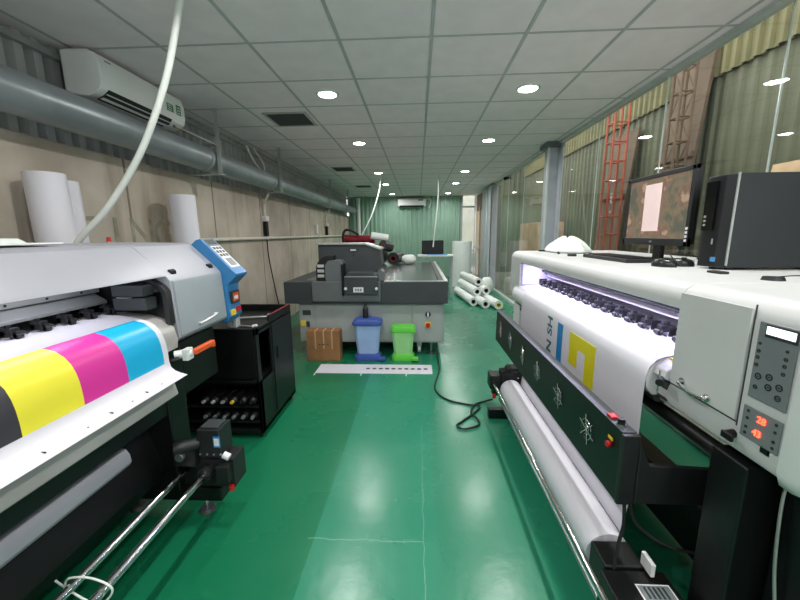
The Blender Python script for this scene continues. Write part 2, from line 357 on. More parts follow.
lattice(5.2, 3.35, .16, 4.4, 'scaffold_frame', 'rusty lattice scaffold frame beyond the glass, above the monitor', 'brown')
m = MB().use('brick').box(3.1, 3.7, 9.4, 11.2, -.03, 1.75).box(3.08, 3.1, 10.25, 10.3, -.03, 1.75, 'tape').box(3.08, 3.1, 9.4, 11.2, .9, .96, 'tape')
props(build('storage_crate', m, bevel=.01), 'large tan crate standing beyond the glass between the posts', 'crate')

# ---------------------------------------------------------------- ceiling lamps, vents, air conditioners
t = thing('downlight', (0, 0, ZC), 'tmp', 'downlight')
m = MB().use('whiteg')
ring = [(.078, 0), (.105, 0), (.103, -.006), (.085, -.012), (.078, -.008)]
m.loft([[(r * math.cos(a), r * math.sin(a), ZC + z) for a in [2 * PI * i / 28 for i in range(28)]] for r, z in ring + [ring[0]]], caps=False)
build('trim_ring', m, parent=t)
m = MB().use('lens').cyl((0, 0, ZC - .004), (0, 0, ZC - .0065), .077, seg=28)
build('lens', m, parent=t)
ROWS = [(-1.3, None), (.0, None), (1.7, None), (3.46, 'nearest to the camera'), (5.23, 'second row away'), (7.71, 'third row away'), (9.45, 'fourth row away'), (11.75, 'farthest row, by the green wall')]
first = True
lampd = bpy.data.lights.new('lamp', 'AREA'); lampd.shape = 'DISK'; lampd.size = .1; lampd.energy = 11; lampd.color = (1, .99, .97); lampd.spread = math.radians(165)
lamps = []
for y, nm in ROWS:
    for x, sd in ((-.81, 'left'), (.965, 'right')):
        if first: o = t; o.location = (x, y, ZC); first = False
        else: o = copy_tree(t, loc=(x, y, ZC))
        o['label'] = 'round white ceiling downlight, %s row, %s' % (sd, nm or ('over the near printer ends' if y > 1 else 'behind the camera' if y else 'above the camera'))
        o['group'] = 'recessed ceiling downlights'
        lamps.append(o)
for o in lamps:
    L = bpy.data.objects.new('lamp', lampd); COL.objects.link(L); L.parent = o; L.location = (0, 0, -.012)
for (x0, x1, y0, y1, nm) in ((-1.58, -1.18, 3.93, 4.34, 'square dark louvred air vent in the ceiling, nearest'), (-1.61, -1.25, 6.99, 7.39, 'dark air vent in the ceiling, middle of the three along the left'), (-1.62, -1.25, 9.6, 9.95, 'dark air vent in the ceiling, farthest of the three along the left')):
    v = thing('ceiling_vent', ((x0 + x1) / 2, (y0 + y1) / 2, ZC), nm, 'vent', 'ceiling vents along the left side')
    m = MB().use('hanger')
    for a in ((x0 - .03, x1 + .03, y0 - .03, y0), (x0 - .03, x1 + .03, y1, y1 + .03), (x0 - .03, x0, y0, y1), (x1, x1 + .03, y0, y1)): m.box(*a, ZC - .012, ZC)
    build('vent_frame', m, parent=v, bevel=.002)
    m = MB().use('vent').box(x0, x1, y0, y1, ZC - .003, ZC)
    y = y0 + .02
    while y < y1 - .01: m.prism([(y, ZC - .003), (y + .004, ZC - .003), (y + .016, ZC - .012), (y + .012, ZC - .012)], x0, x1, 'darkg', axis='x'); y += .035
    build('louvres', m, parent=v)
def ac_left():
    r = thing('air_conditioner', (-2.24, 2.93, 2.43), 'white wall-mounted split air conditioner with green energy stickers above the duct', 'air conditioner')
    pf = [(-2.36, 2.45), (-2.36, 2.715), (-2.30, 2.72), (-2.17, 2.715), (-2.12, 2.69), (-2.10, 2.62), (-2.10, 2.52), (-2.115, 2.475), (-2.15, 2.45), (-2.2, 2.43)]
    build('housing', MB().use('acw').prism(pf, 2.5, 3.38), parent=r, bevel=.008)
    build('air_outlet', MB().use('vent').prism([(-2.118, 2.477), (-2.105, 2.482), (-2.135, 2.44), (-2.2, 2.425), (-2.2, 2.44), (-2.15, 2.452)], 2.56, 3.2), parent=r)
    build('flap', MB().use('whiteg').prism([(-2.125, 2.462), (-2.12, 2.455), (-2.17, 2.425), (-2.18, 2.43)], 2.56, 3.2), parent=r)
    m = MB().use('sgreen').box(-2.0995, -2.0985, 3.14, 3.22, 2.54, 2.6); m.box(-2.0995, -2.0985, 3.26, 3.32, 2.54, 2.62)
    for k in range(3): m.box(-2.0985, -2.098, 3.27, 3.31, 2.55 + k * .022, 2.56 + k * .022, 'white'); m.box(-2.0985, -2.098, 3.15, 3.2, 2.548 + k * .018, 2.556 + k * .018, 'white')
    build('energy_label', m, parent=r)
    build('indicator', MB().use('darkg').box(-2.101, -2.099, 2.55, 2.6, 2.655, 2.66), parent=r)
ac_left()
def ac_back():
    r = thing('air_conditioner', (-.2, 12.4, 2.38), 'white split air conditioner high on the green corrugated back wall', 'air conditioner')
    pf = [(12.55, 2.4), (12.55, 2.66), (12.4, 2.66), (12.33, 2.62), (12.32, 2.48), (12.36, 2.4), (12.42, 2.38)]
    build('housing', MB().use('acw').prism(pf, -.66, .27, axis='x'), parent=r, bevel=.01)
    build('air_outlet', MB().use('vent').prism([(12.345, 2.425), (12.355, 2.395), (12.42, 2.375), (12.42, 2.39)], -.6, .2, axis='x'), parent=r)
    build('energy_label', MB().use('sgreen').box(.02, .18, 12.318, 12.32, 2.57, 2.61), parent=r)
ac_back()
props(build('drain_pipe', MB().use('hose').tube([(.27, 12.53, 2.62), (.42, 12.53, 2.64), (.44, 12.53, 2.5), (.38, 12.53, 2.35)], .018, sub=5)), 'short white pipe curving down beside the far air conditioner', 'pipe')

# ---------------------------------------------------------------- duct, hangers, conduit, hoses
d = thing('air_duct', (-2.16, 5.3, 2.15), 'long round galvanised air duct running along the top of the left wall', 'duct')
DX, DZ, DR = -2.16, 2.262, .115
for a, b in ((YF, 3.68), (3.70, 5.3), (5.32, 8.0), (8.02, 12.2)):
    build('duct_section', MB().use('duct').cyl((DX, a, DZ), (DX, b, DZ), DR, seg=36), parent=d)
for y in (3.69, 5.31, 8.01): build('joint_ring', MB().use('hanger').pipe((DX, y - .02, DZ), (DX, y + .02, DZ), DR + .008, DR - .002, seg=36), parent=d)
for y, nm in ((1.0, 'galvanised strap hanger holding the duct left of the air conditioner'), (3.76, 'galvanised strap hanger holding the duct just past the air conditioner'), (5.42, 'galvanised strap hanger holding the duct where two cables pass'), (8.5, 'galvanised strap hanger, far one before the plug'), (10.6, 'galvanised strap hanger on the duct near the green wall')):
    m = MB().use('hanger'); xo = DX + DR + .012
    m.box(xo, xo + .006, y - .03, y + .03, DZ - DR - .03, ZC); m.box(xo + .006, xo + .04, y - .03, y - .024, DZ - DR - .03, ZC); m.box(W0 + .005, xo + .04, y - .03, y + .03, DZ - DR - .036, DZ - DR - .026)
    m.box(W0 + .005, xo, y - .02, y + .02, DZ + DR + .02, DZ + DR + .026)
    props(build('duct_hanger', m, bevel=.001), nm, 'bracket', 'strap hangers along the duct')
m = MB().use('chrome').cyl((-2.03, 3.1, 2.40), (-2.03, 3.74, 2.40), .012, seg=10)
props(build('refrigerant_pipe', m), 'thin shiny pipe on top of the duct beneath the air conditioner', 'pipe')
m = MB().use('pipe').cyl((-2.34, 3.6, 1.45), (-2.34, 12.5, 1.45), .022, seg=14)
y = 4
while y < 12: m.box(-2.37, -2.316, y - .015, y + .015, 1.425, 1.475); y += 1.5
props(build('conduit', m), 'long cream plastic conduit fixed along the concrete wall', 'pipe')
def socket(y, zt, lb, gr):
    r = thing('hanging_plug', (-2.33, y, zt - .2), lb, 'plug', gr)
    build('cord', MB().use('pipe').tube([(-2.34, y - .08, 2.34), (-2.24, y - .05, 2.12), (-2.33, y - .01, 1.95), (-2.33, y, zt + .02)], .02), parent=r)
    build('plug_body', MB().use('black').box(-2.36, -2.3, y - .035, y + .035, zt - .2, zt + .02), parent=r, bevel=.01)
    build('socket_box', MB().use('white').box(-2.369, -2.29, y - .05, y + .05, zt + .02, zt + .1), parent=r, bevel=.008)
    return r
socket(5.5, 1.68, 'black plug hanging on a cream cord from the duct, nearer one', 'plugs hanging on the left wall')
socket(9.25, 1.68, 'black plug hanging on a cream cord from the duct, farther one', 'plugs hanging on the left wall')
props(build('power_cord', MB().use('rubber').tube([(-2.33, 5.5, 1.48), (-2.335, 5.52, 1.2), (-2.33, 5.62, .8), (-2.33, 5.76, .4), (-2.25, 5.8, .02)], .009)), 'thin dark cord running from the nearer plug down the wall to the floor', 'cord')
props(build('junction_box', MB().use('white').box(-2.369, -2.32, 8.3, 8.4, 1.52, 1.72), bevel=.008), 'small white box mounted on the wall above the conduit', 'box')
props(build('flexible_hose', MB().use('hose').tube([(-1.24, 2.08, 2.738), (-1.262, 2.08, 2.68), (-1.38, 2.08, 2.34), (-1.57, 2.08, 1.98), (-1.80, 2.07, 1.68), (-2.02, 2.05, 1.46), (-2.03, 2.0, 1.3), (-2.03, 1.98, .9)], .018, seg=14)), 'thick white flexible hose curving from the ceiling down behind the left printer', 'hose')
props(build('thin_hose', MB().use('hose').tube([(-.81, 8.2, 2.738), (-.85, 8.1, 2.4), (-1.0, 7.95, 1.9), (-1.2, 7.85, 1.5), (-1.24, 7.8, 1.38)], .014)), 'thin white hose hanging from the ceiling over the clutter by the flatbed', 'hose')
props(build('thin_hose', MB().use('hose').tube([(.45, 8.2, 2.738), (.44, 8.15, 2.2), (.38, 8.05, 1.6), (.34, 8.0, 1.2)], .014)), 'thin white hose hanging from the ceiling above the far small screen', 'hose')
for x in (-.02,):
    pass
props(build('wall_cable', MB().use('hose').tube([(-2.3, 4.98, 2.68), (-2.24, 5.05, 2.5), (-2.2, 5.2, 2.38)], .012)), 'short white cable looping onto the duct by the second hanger, left of two', 'cable')
props(build('wall_cable', MB().use('hose').tube([(-2.3, 5.2, 2.7), (-2.2, 5.26, 2.5), (-2.2, 5.28, 2.38)], .012)), 'short white cable looping onto the duct by the second hanger, right of two', 'cable')
props(build('white_pole', MB().use('hose').cyl((-2.0, 12.35, 0), (-2.0, 12.35, 2.62), .06, seg=16).cyl((-2.0, 12.35, 2.62), (-2.0, 12.35, 2.68), .075, seg=16)), 'white vertical pipe standing in the far left corner by the green wall', 'pipe')
m = MB().use('rubber').cyl((2.0, 8.33, 2.66), (2.0, 8.33, 2.7), .05, seg=14)
m.T = Matrix.Identity(4); m.cyl((1.93, 8.33, 2.64), (1.93, 8.33, 2.70), .035, seg=14)
props(build('security_camera', m, bevel=.004), 'small black dome camera at the top of the glass wall', 'camera')
def ghost_letters():
    root = thing('painted_lettering', (W0, 2.8, 1.3), 'faded green block letters TING painted on the concrete wall behind the left printer', 'lettering')
    for k, ch in enumerate('TING'):
        text('letter', ch, .38, 'ghost', root, axes((0, 1, 0), (0, 0, 1)), (W0 + .002, 2.48 + k * .27, 1.5), ext=.0008)
ghost_letters()

# ---------------------------------------------------------------- left printer
def left_printer():
    r = thing('wide_format_printer', (-1.55, .7, 0), 'grey and black wide-format printer with a blue control panel, printing colour bands on the left', 'printer')
    Y0, Y1, YC = -.9, 2.2, 1.73
    hood = [(-1.97, 1.15), (-1.97, 1.455), (-1.93, 1.462), (-1.45, 1.454), (-1.42, 1.444), (-1.275, 1.312), (-1.266, 1.298), (-1.29, 1.295), (-1.44, 1.415), (-1.9, 1.43), (-1.92, 1.15)]
    build('hood', MB().use('greyp').prism(hood, Y0, YC), parent=r, bevel=.003, sm=20)
    endp = [(-1.97, .93), (-1.97, 1.457), (-1.93, 1.464), (-1.45, 1.456), (-1.42, 1.446), (-1.27, 1.300), (-1.25, 1.275), (-1.235, .975), (-1.27, .95), (-1.5, .93)]
    e = build('end_cover', MB().use('greyp').prism(endp, YC + .001, Y1), parent=r, bevel=.004, sm=20)
    build('front_door', MB().use('coverg').prism([(-1.255, 1.272), (-1.246, 1.276), (-1.240, 1.262), (-1.227, .985), (-1.245, .975)], YC + .015, Y1 - .01), parent=r, bevel=.004)
    build('door_handle', MB().use('whiteg').tube([(-1.232, 1.9, 1.015), (-1.21, 1.905, 1.02), (-1.21, 2.05, 1.035), (-1.232, 2.055, 1.035)], .006, sub=3), parent=r)
    for y in (1.80, 2.14):
        build('latch', MB().use('dark').box(-1.30, -1.27, y - .018, y + .018, 1.302, 1.322).cyl((-1.285, y - .022, 1.322), (-1.285, y + .022, 1.322), .007, seg=10), parent=r, bevel=.003)
    # dark chamfered frame at the opening's end
    build('opening_frame', MB().use('dark').prism([(-1.9, 1.13), (-1.9, 1.41), (-1.48, 1.40), (-1.33, 1.292), (-1.27, 1.255), (-1.25, 1.225), (-1.245, 1.06), (-1.27, 1.06), (-1.275, 1.22), (-1.32, 1.262), (-1.5, 1.37), (-1.87, 1.38), (-1.87, 1.13)], 1.69, YC), parent=r, bevel=.003)
    build('end_wall', MB().use('black').box(-1.9, -1.27, 1.712, 1.725, 1.08, 1.22).box(-1.9, -1.36, 1.712, 1.725, 1.22, 1.38), parent=r)
    c = build('carriage', MB().use('darkg').box(-1.47, -1.315, 1.62, 1.70, 1.212, 1.268).box(-1.47, -1.305, 1.62, 1.70, 1.145, 1.206), parent=r, bevel=.006)
    build('carriage_trim', MB().use('chrome').box(-1.44, -1.36, 1.615, 1.62, 1.206, 1.212), parent=c)
    build('back_plate', MB().use('black').box(-1.92, -1.88, Y0, 1.71, 1.1, 1.41), parent=r)
    m = MB().use('hanger').box(-1.68, -1.63, Y0, 1.70, 1.265, 1.30).box(-1.66, -1.60, Y0, 1.70, 1.225, 1.25).prism([(-1.7, 1.17), (-1.7, 1.215), (-1.62, 1.222), (-1.56, 1.185), (-1.56, 1.17)], Y0, 1.69)
    m.cyl((-1.575, Y0, 1.275), (-1.575, 1.7, 1.275), .009, mt='dark')
    k = 0
    while Y0 + .1 + k * .16 < 1.6: m.cyl((-1.60, Y0 + .1 + k * .16, 1.238), (-1.596, Y0 + .1 + k * .16, 1.238), .006, mt='dark', seg=8); k += 1
    build('guide_rail', m, parent=r, bevel=.002)
    y = 1.64; n = 0
    while y > -.5:
        p = MB().use('dark'); p.T = Matrix.Translation((-1.49, y, 1.128)) @ Matrix.Scale(.68, 4) @ Matrix.Translation((1.49, -y, -1.125)); p.box(-1.56, -1.50, y - .035, y + .015, 1.135, 1.185).box(-1.50, -1.475, y - .025, y + .008, 1.13, 1.165).box(-1.55, -1.53, y - .02, y, 1.185, 1.2)
        p.cyl((-1.485, y - .025, 1.140), (-1.485, y + .008, 1.140), .016, seg=14).cyl((-1.53, y - .05, 1.16), (-1.53, y - .03, 1.16), .018, seg=14).box(-1.545, -1.475, y - .05, y - .043, 1.14, 1.18)
        p.tube([(-1.52, y + .015, 1.16), (-1.5, y + .03, 1.155), (-1.48, y + .035, 1.14)], .005, seg=6, sub=3)
        build('pinch_roller', p, parent=r, bevel=.002); y -= .105; n += 1
    # platen and front apron
    plat = [(-1.85, 1.05), (-1.85, 1.115), (-1.5, 1.12), (-1.36, 1.108), (-1.29, 1.085), (-1.245, 1.04), (-1.232, .98), (-1.24, .93), (-1.3, .93), (-1.3, 1.0), (-1.4, 1.05)]
    build('platen', MB().use('apron').prism(plat, Y0, 1.715), parent=r, bevel=.004)
    build('apron', MB().use('apron').prism([(-1.245, .93), (-1.23, .86), (-1.198, .722), (-1.21, .712), (-1.3, .93)], Y0, 1.62), parent=r, bevel=.003)
    build('beam', MB().use('black').box(-1.62, -1.27, Y0, 1.78, .60, .93), parent=r, bevel=.01)
    build('catch_panel', MB().use('black').prism([(-1.50, .62), (-1.42, .62), (-1.33, .30), (-1.37, .22)], Y0, 1.66), parent=r)
    build('media_guide', MB().use('greyp').prism([(-1.36, .565), (-1.315, .555), (-1.30, .53), (-1.297, .495), (-1.31, .475), (-1.34, .50)], Y0, 1.40), parent=r, bevel=.003)
    # stand
    for y, in ((1.62,), (-.6,)):
        lg = build('stand_leg', MB().use('black').box(-1.66, -1.26, y, y + .14, .16, .93).box(-1.75, -1.05, y + .02, y + .12, .09, .17), parent=r, bevel=.008)
        for x in (-1.57, -1.17):
            build('levelling_foot', MB().use('darkg').cyl((x, y + .07, 0), (x, y + .07, .018), .045, .035, seg=20).cyl((x, y + .07, .018), (x, y + .07, .10), .009, seg=8, mt='chrome'), parent=lg)
    build('crossbar', MB().use('black').box(-1.62, -1.54, -.6, 1.70, .10, .2), parent=r, bevel=.008)
    build('crossbar', MB().use('black').box(-1.80, -1.76, -.6, 1.70, .10, 1.1), parent=r, bevel=.008)
    build('rear_stand', MB().use('black').box(-1.9, -1.3, 1.78, 2.15, .62, .93), parent=r, bevel=.01)
    # take-up bars and motor
    build('take_up_bar', MB().use('chrome').cyl((-1.085, -.6, .30), (-1.085, 1.62, .30), .017, seg=20).cyl((-1.085, 1.60, .30), (-1.085, 1.66, .30), .024, mt='steel'), parent=r)
    build('take_up_bar', MB().use('chrome').cyl((-1.205, -.6, .30), (-1.205, 1.62, .30), .016, seg=20), parent=r)
    tm = MB().use('dark').box(-1.12, -1.005, 1.60, 1.72, .38, .53).box(-1.24, -1.13, 1.58, 1.68, .34, .43).box(-1.16, -.955, 1.62, 1.74, .20, .36).cyl((-1.22, 1.56, .45), (-1.12, 1.62, .45), .03).box(-1.03, -.965, 1.58, 1.64, .25, .34)
    tm.cyl((-1.085, 1.56, .30), (-1.085, 1.62, .30), .035).cyl((-1.20, 1.56, .40), (-1.20, 1.60, .40), .022, mt='steel').box(-1.26, -1.16, 1.66, 1.74, .17, .36).box(-1.11, -1.02, 1.62, 1.7, .53, .54, 'darkg')
    for k in range(4): tm.cyl((-1.11 + k * .035, 1.595, .40), (-1.11 + k * .035, 1.602, .40), .006, seg=8, mt='steel')
    t_ = build('take_up_motor', tm, parent=r, bevel=.006)
    build('sticker', MB().use('lblue').box(-1.035, -1.0, 1.597, 1.599, .44, .50).box(-1.03, -1.005, 1.595, 1.597, .45, .49, 'white'), parent=t_)
    build('connector', MB().use('white').cyl((-.99, 1.60, .40), (-.96, 1.60, .385), .018, seg=12), parent=t_)
    build('red_knob', MB().use('red').cyl((-.975, 1.62, .185), (-.975, 1.62, .215), .014, seg=12), parent=t_)
    # blue control panel on the end
    bp = [(-1.5, .94), (-1.5, 1.38), (-1.39, 1.472), (-1.36, 1.479), (-1.175, 1.282), (-1.148, 1.258), (-1.15, 1.245), (-1.215, 1.185), (-1.222, 1.12), (-1.21, .98), (-1.24, .94)]
    b_ = build('control_panel', MB().use('blue').prism(bp, Y1 + .002, Y1 + .15), parent=r, bevel=.004, sm=20)
    # keypad follows the sloping face
    a = Vector((-1.36, 0, 1.479)); d_ = (Vector((-1.175, 0, 1.282)) - a); L = d_.length; d_.normalize(); nn = Vector((-d_.z, 0, d_.x)); nn = nn if nn.z > 0 else -nn
    def pad(m, u0, u1, y0, y1, h, mt):
        q = []
        for u, hh in ((u0, 0), (u1, 0), (u1, h), (u0, h)): p = a + d_ * u + nn * hh; q.append((p.x, p.z))
        m.prism(q, y0, y1, mt)
    m = MB(); pad(m, .005, .06, 2.22, 2.335, .002, 'panelg'); pad(m, .065, .25, 2.225, 2.34, .002, 'white')
    for i in range(3):
        for k in range(3): pad(m, (.075 + i * .03), (.095 + i * .03), 2.235 + k * .035, 2.257 + k * .035, .004, 'darkg')
    pad(m, .175, .235, 2.25, 2.32, .004, 'panelg'); pad(m, .01, .052, 2.23, 2.325, .003, 'icon')
    build('keypad', m, parent=b_)
    build('meter', MB().use('icon').box(-1.22, -1.207, 2.23, 2.33, 1.06, 1.14).box(-1.2069, -1.205, 2.245, 2.315, 1.072, 1.128, 'orange').box(-1.2049, -1.204, 2.255, 2.305, 1.085, 1.108, 'white'), parent=b_)
    build('warning_sticker', MB().use('yel').box(-1.225, -1.203, 2.21, 2.26, .985, 1.02).box(-1.225, -1.203, 2.28, 2.33, 1.0, 1.03, 'red'), parent=b_)
    # lever with an orange grip under the end cover
    lv = build('lever', MB().use('whiteg').cyl((-1.24, 1.68, .90), (-1.17, 1.72, .905), .022, seg=16).box(-1.2, -1.17, 1.68, 1.73, .87, .93).cyl((-1.3, 1.6, .87), (-1.2, 1.66, .89), .012, mt='black'), parent=r, bevel=.003)
    build('grip', MB().use('orange').box(-1.185, -1.155, 1.73, 1.91, .885, .915).box(-1.18, -1.16, 1.89, 1.92, .872, .9), parent=lv, bevel=.006)
    build('beacon', MB().use('red').cyl((-1.90, 2.14, 1.46), (-1.90, 2.14, 1.495), .014, .010, seg=14).cyl((-1.9, 2.14, 1.455), (-1.9, 2.14, 1.468), .018, mt='hanger', seg=14), parent=r)
    build('led_strip', MB().use('violet').box(-1.45, -1.44, -.6, 1.55, 1.370, 1.376), parent=r)
    return r
LP = left_printer()
LPW = Vector(LP.location)
# printed vinyl emerging over the platen
prof = [(-1.52, 1.128), (-1.44, 1.124), (-1.38, 1.117), (-1.335, 1.108), (-1.29, 1.096), (-1.262, 1.077), (-1.24, 1.050), (-1.227, 1.018), (-1.220, .985), (-1.216, .94), (-1.216, .895), (-1.209, .866), (-1.19, .848), (-1.16, .836), (-1.13, .828)]
ys = [-.9, 0.08, .31, .52, .73, .945, 1.155, 1.36, 1.572, 1.605]
cols = ['paper', 'mag', 'cyanp', 'kink', 'kink', 'yink', 'mag', 'cyanp', 'paper']
cols = ['paper', 'yink', 'mag', 'cyanp', 'kink', 'yink', 'mag', 'cyanp', 'paper']
m = MB().sheet([(x, z) for x, z in prof], ys, .0015, lambda i, j: cols[j] if 3 <= i <= 9 else 'paper')
m.use('kcord')
for k, yy in enumerate((.95, 1.1, 1.2, 1.3, 1.38, 1.47)):
    m.box(-1.162, -1.158, yy - .002, yy + .002, .838, .840) if k % 2 else m.box(-1.17, -1.155, yy - .001, yy + .001, .838, .843)
props(build('vinyl_sheet', m, sm=60), 'white vinyl with black, yellow, magenta and cyan bands on the left printer', 'vinyl sheet')
props(build('paper_sheet', MB().use('wht').box(-1.93, -1.66, .2, 1.62, 1.466, 1.474).prism([(-1.95, 1.474), (-1.7, 1.474), (-1.74, 1.494), (-1.9, 1.497)], .3, 1.5), bevel=.004), 'folded white sheet lying on top of the left printer hood', 'paper')
props(build('zip_tie', MB().use('hose').tube([(-1.235, .985, .29), (-1.215, .985, .33), (-1.14, .98, .345), (-1.07, .975, .33), (-1.05, .975, .30), (-1.08, .97, .262), (-1.15, .975, .255), (-1.24, .985, .30), (-1.27, .99, .315)], .0035, seg=8)), 'white plastic tie looped round the two chrome bars of the left printer', 'cable tie')

# ---------------------------------------------------------------- rolls leaning behind the left printer
def paper_roll(y, x, r, h, lb, rad_in=.038):
    root = thing('vinyl_roll', (x, y, 0), lb, 'roll', 'white rolls standing at the left wall')
    build('rolled_vinyl', MB().use('paper').pipe((x, y, 0), (x - .03, y, h), r, rad_in, seg=36), parent=root)
    build('core', MB().use('card').pipe((x, y, .001), (x - .03, y, h - .005), rad_in, rad_in - .006, seg=24), parent=root)
paper_roll(2.11, -2.18, .098, 1.87, 'thick white vinyl roll standing upright behind the left printer, nearest')
paper_roll(2.29, -2.26, .085, 1.85, 'slimmer white vinyl roll tucked right behind the nearest thick roll')
paper_roll(3.27, -2.12, .11, 1.86, 'white vinyl roll standing at the wall behind the blue control panel')

# ---------------------------------------------------------------- ink cabinet
def cabinet():
    r = thing('ink_cabinet', (-1.45, 2.68, 0), 'black steel cabinet on castors with an open niche, beside the left printer', 'cabinet')
    X0, X1, Y0, Y1, Z0, Z1 = -1.85, -1.14, 2.37, 3.08, .05, .89
    m = MB().use('black').box(X0, X0 + .02, Y0, Y1, Z0, Z1).box(X0, X1, Y1 - .02, Y1, Z0, Z1).box(X0, X1, Y0, Y1, Z0, Z0 + .03)
    m.box(X0, X1 - .02, Y0, Y0 + .015, .48, Z1 - .04).box(X0, X1, Y0, Y1, .44, .46).box(X0, X1, Y0 + .02, Y1, .82, .835)
    m.box(X1 - .02, X1, Y0, Y0 + .05, Z0, .86).box(X1 - .02, X1, 2.62, Y1, Z0, Z1).box(X1 - .02, X1, Y0, 2.62, Z0, .46).box(X1 - .02, X1, Y0, 2.62, .8, .85)
    m.box(X0, X1, Y0 + .22, Y0 + .235, Z0, .46).box(-1.84, -1.15, Y0 + .01, Y0 + .2, .245, .26).box(-1.84, -1.15, Y0 + .01, Y0 + .2, .125, .14)
    build('body', m, parent=r, bevel=.003)
    build('side_door', MB().use('black').box(X1, X1 + .006, 2.64, Y1 - .02, .1, .82), parent=r, bevel=.002)
    build('edge_strip', MB().use('redtrim').box(X1 - .012, X1 + .003, 2.64, Y1, Z1, Z1 + .006), parent=r)
    build('door_handle', MB().use('dark').box(X1 + .006, X1 + .018, 2.71, 2.73, .52, .62), parent=r, bevel=.003)
    for x in (X0 + .06, X1 - .04):
        for y in (Y0 + .05, Y1 - .05):
            build('castor', MB().use('rubber').cyl((x - .012, y, .025), (x + .012, y, .025), .025, seg=18).box(x - .018, x + .018, y - .015, y + .015, .035, .055, 'steel'), parent=r)
cabinet()
for row, (z, mt) in enumerate(((.2605, 'ink_cap'), (.141, 'ink_cap'))):
    for k in range(6):
        x = -1.58 + k * .072
        col = ['ink_cap', 'white', 'ink_cap', 'yel', 'dark', 'dark'][k] if row == 0 else 'hanger'
        b = thing('ink_bottle', (x, 2.45, z), 'dark bottle with %s cap in the %s rack of the cabinet, %s from the left' % ({'yel': 'yellow', 'dark': 'black', 'white': 'white', 'ink_cap': 'pale', 'hanger': 'silver'}[col], ['upper', 'lower'][row], ['first', 'second', 'third', 'fourth', 'fifth', 'sixth'][k]), 'bottle', 'ink bottles in the black cabinet')
        build('bottle_body', MB().use('dark').cyl((x, 2.41, z + .031), (x, 2.55, z + .031), .03, seg=18).cyl((x, 2.39, z + .031), (x, 2.41, z + .031), .014, .028, seg=18), parent=b)
        build('cap', MB().use(col).cyl((x, 2.372, z + .031), (x, 2.392, z + .031), .013, seg=14), parent=b)
m = MB().use('bag').cyl((-1.35, 2.52, .8955), (-1.35, 2.52, 1.13), .05, .06, seg=16).cyl((-1.35, 2.52, 1.13), (-1.35, 2.52, 1.19), .06, .025, seg=16).cyl((-1.35, 2.52, 1.19), (-1.35, 2.52, 1.22), .022, seg=12)
m2 = MB().use('bag')
props(build('solvent_bottle', MB().use('bag').cyl((-1.36, 2.50, .835), (-1.36, 2.50, 1.07), .045, .05, seg=18).cyl((-1.36, 2.5, 1.07), (-1.36, 2.5, 1.12), .05, .02, seg=18).cyl((-1.36, 2.5, 1.12), (-1.36, 2.5, 1.15), .02, seg=12).box(-1.33, -1.31, 2.44, 2.46, .84, 1.0), bevel=.003), 'crumpled clear plastic bottle standing on the black cabinet beside the blue panel', 'bottle')
props(build('hand_tool', MB().use('hanger').cyl((-1.42, 2.72, .846), (-1.22, 2.78, .846), .009, seg=10).cyl((-1.22, 2.78, .854), (-1.18, 2.79, .854), .018, seg=12, mt='steel')), 'pale metal rod tool lying on the black cabinet, the farther one', 'tool', 'tools on the black cabinet')
props(build('hand_tool', MB().use('hanger').cyl((-1.32, 2.50, .842), (-1.2, 2.47, .842), .006, seg=10).cyl((-1.2, 2.47, .842), (-1.17, 2.465, .85), .014, seg=12, mt='white')), 'short pale tool with a round head lying on the black cabinet near its front edge', 'tool', 'tools on the black cabinet')

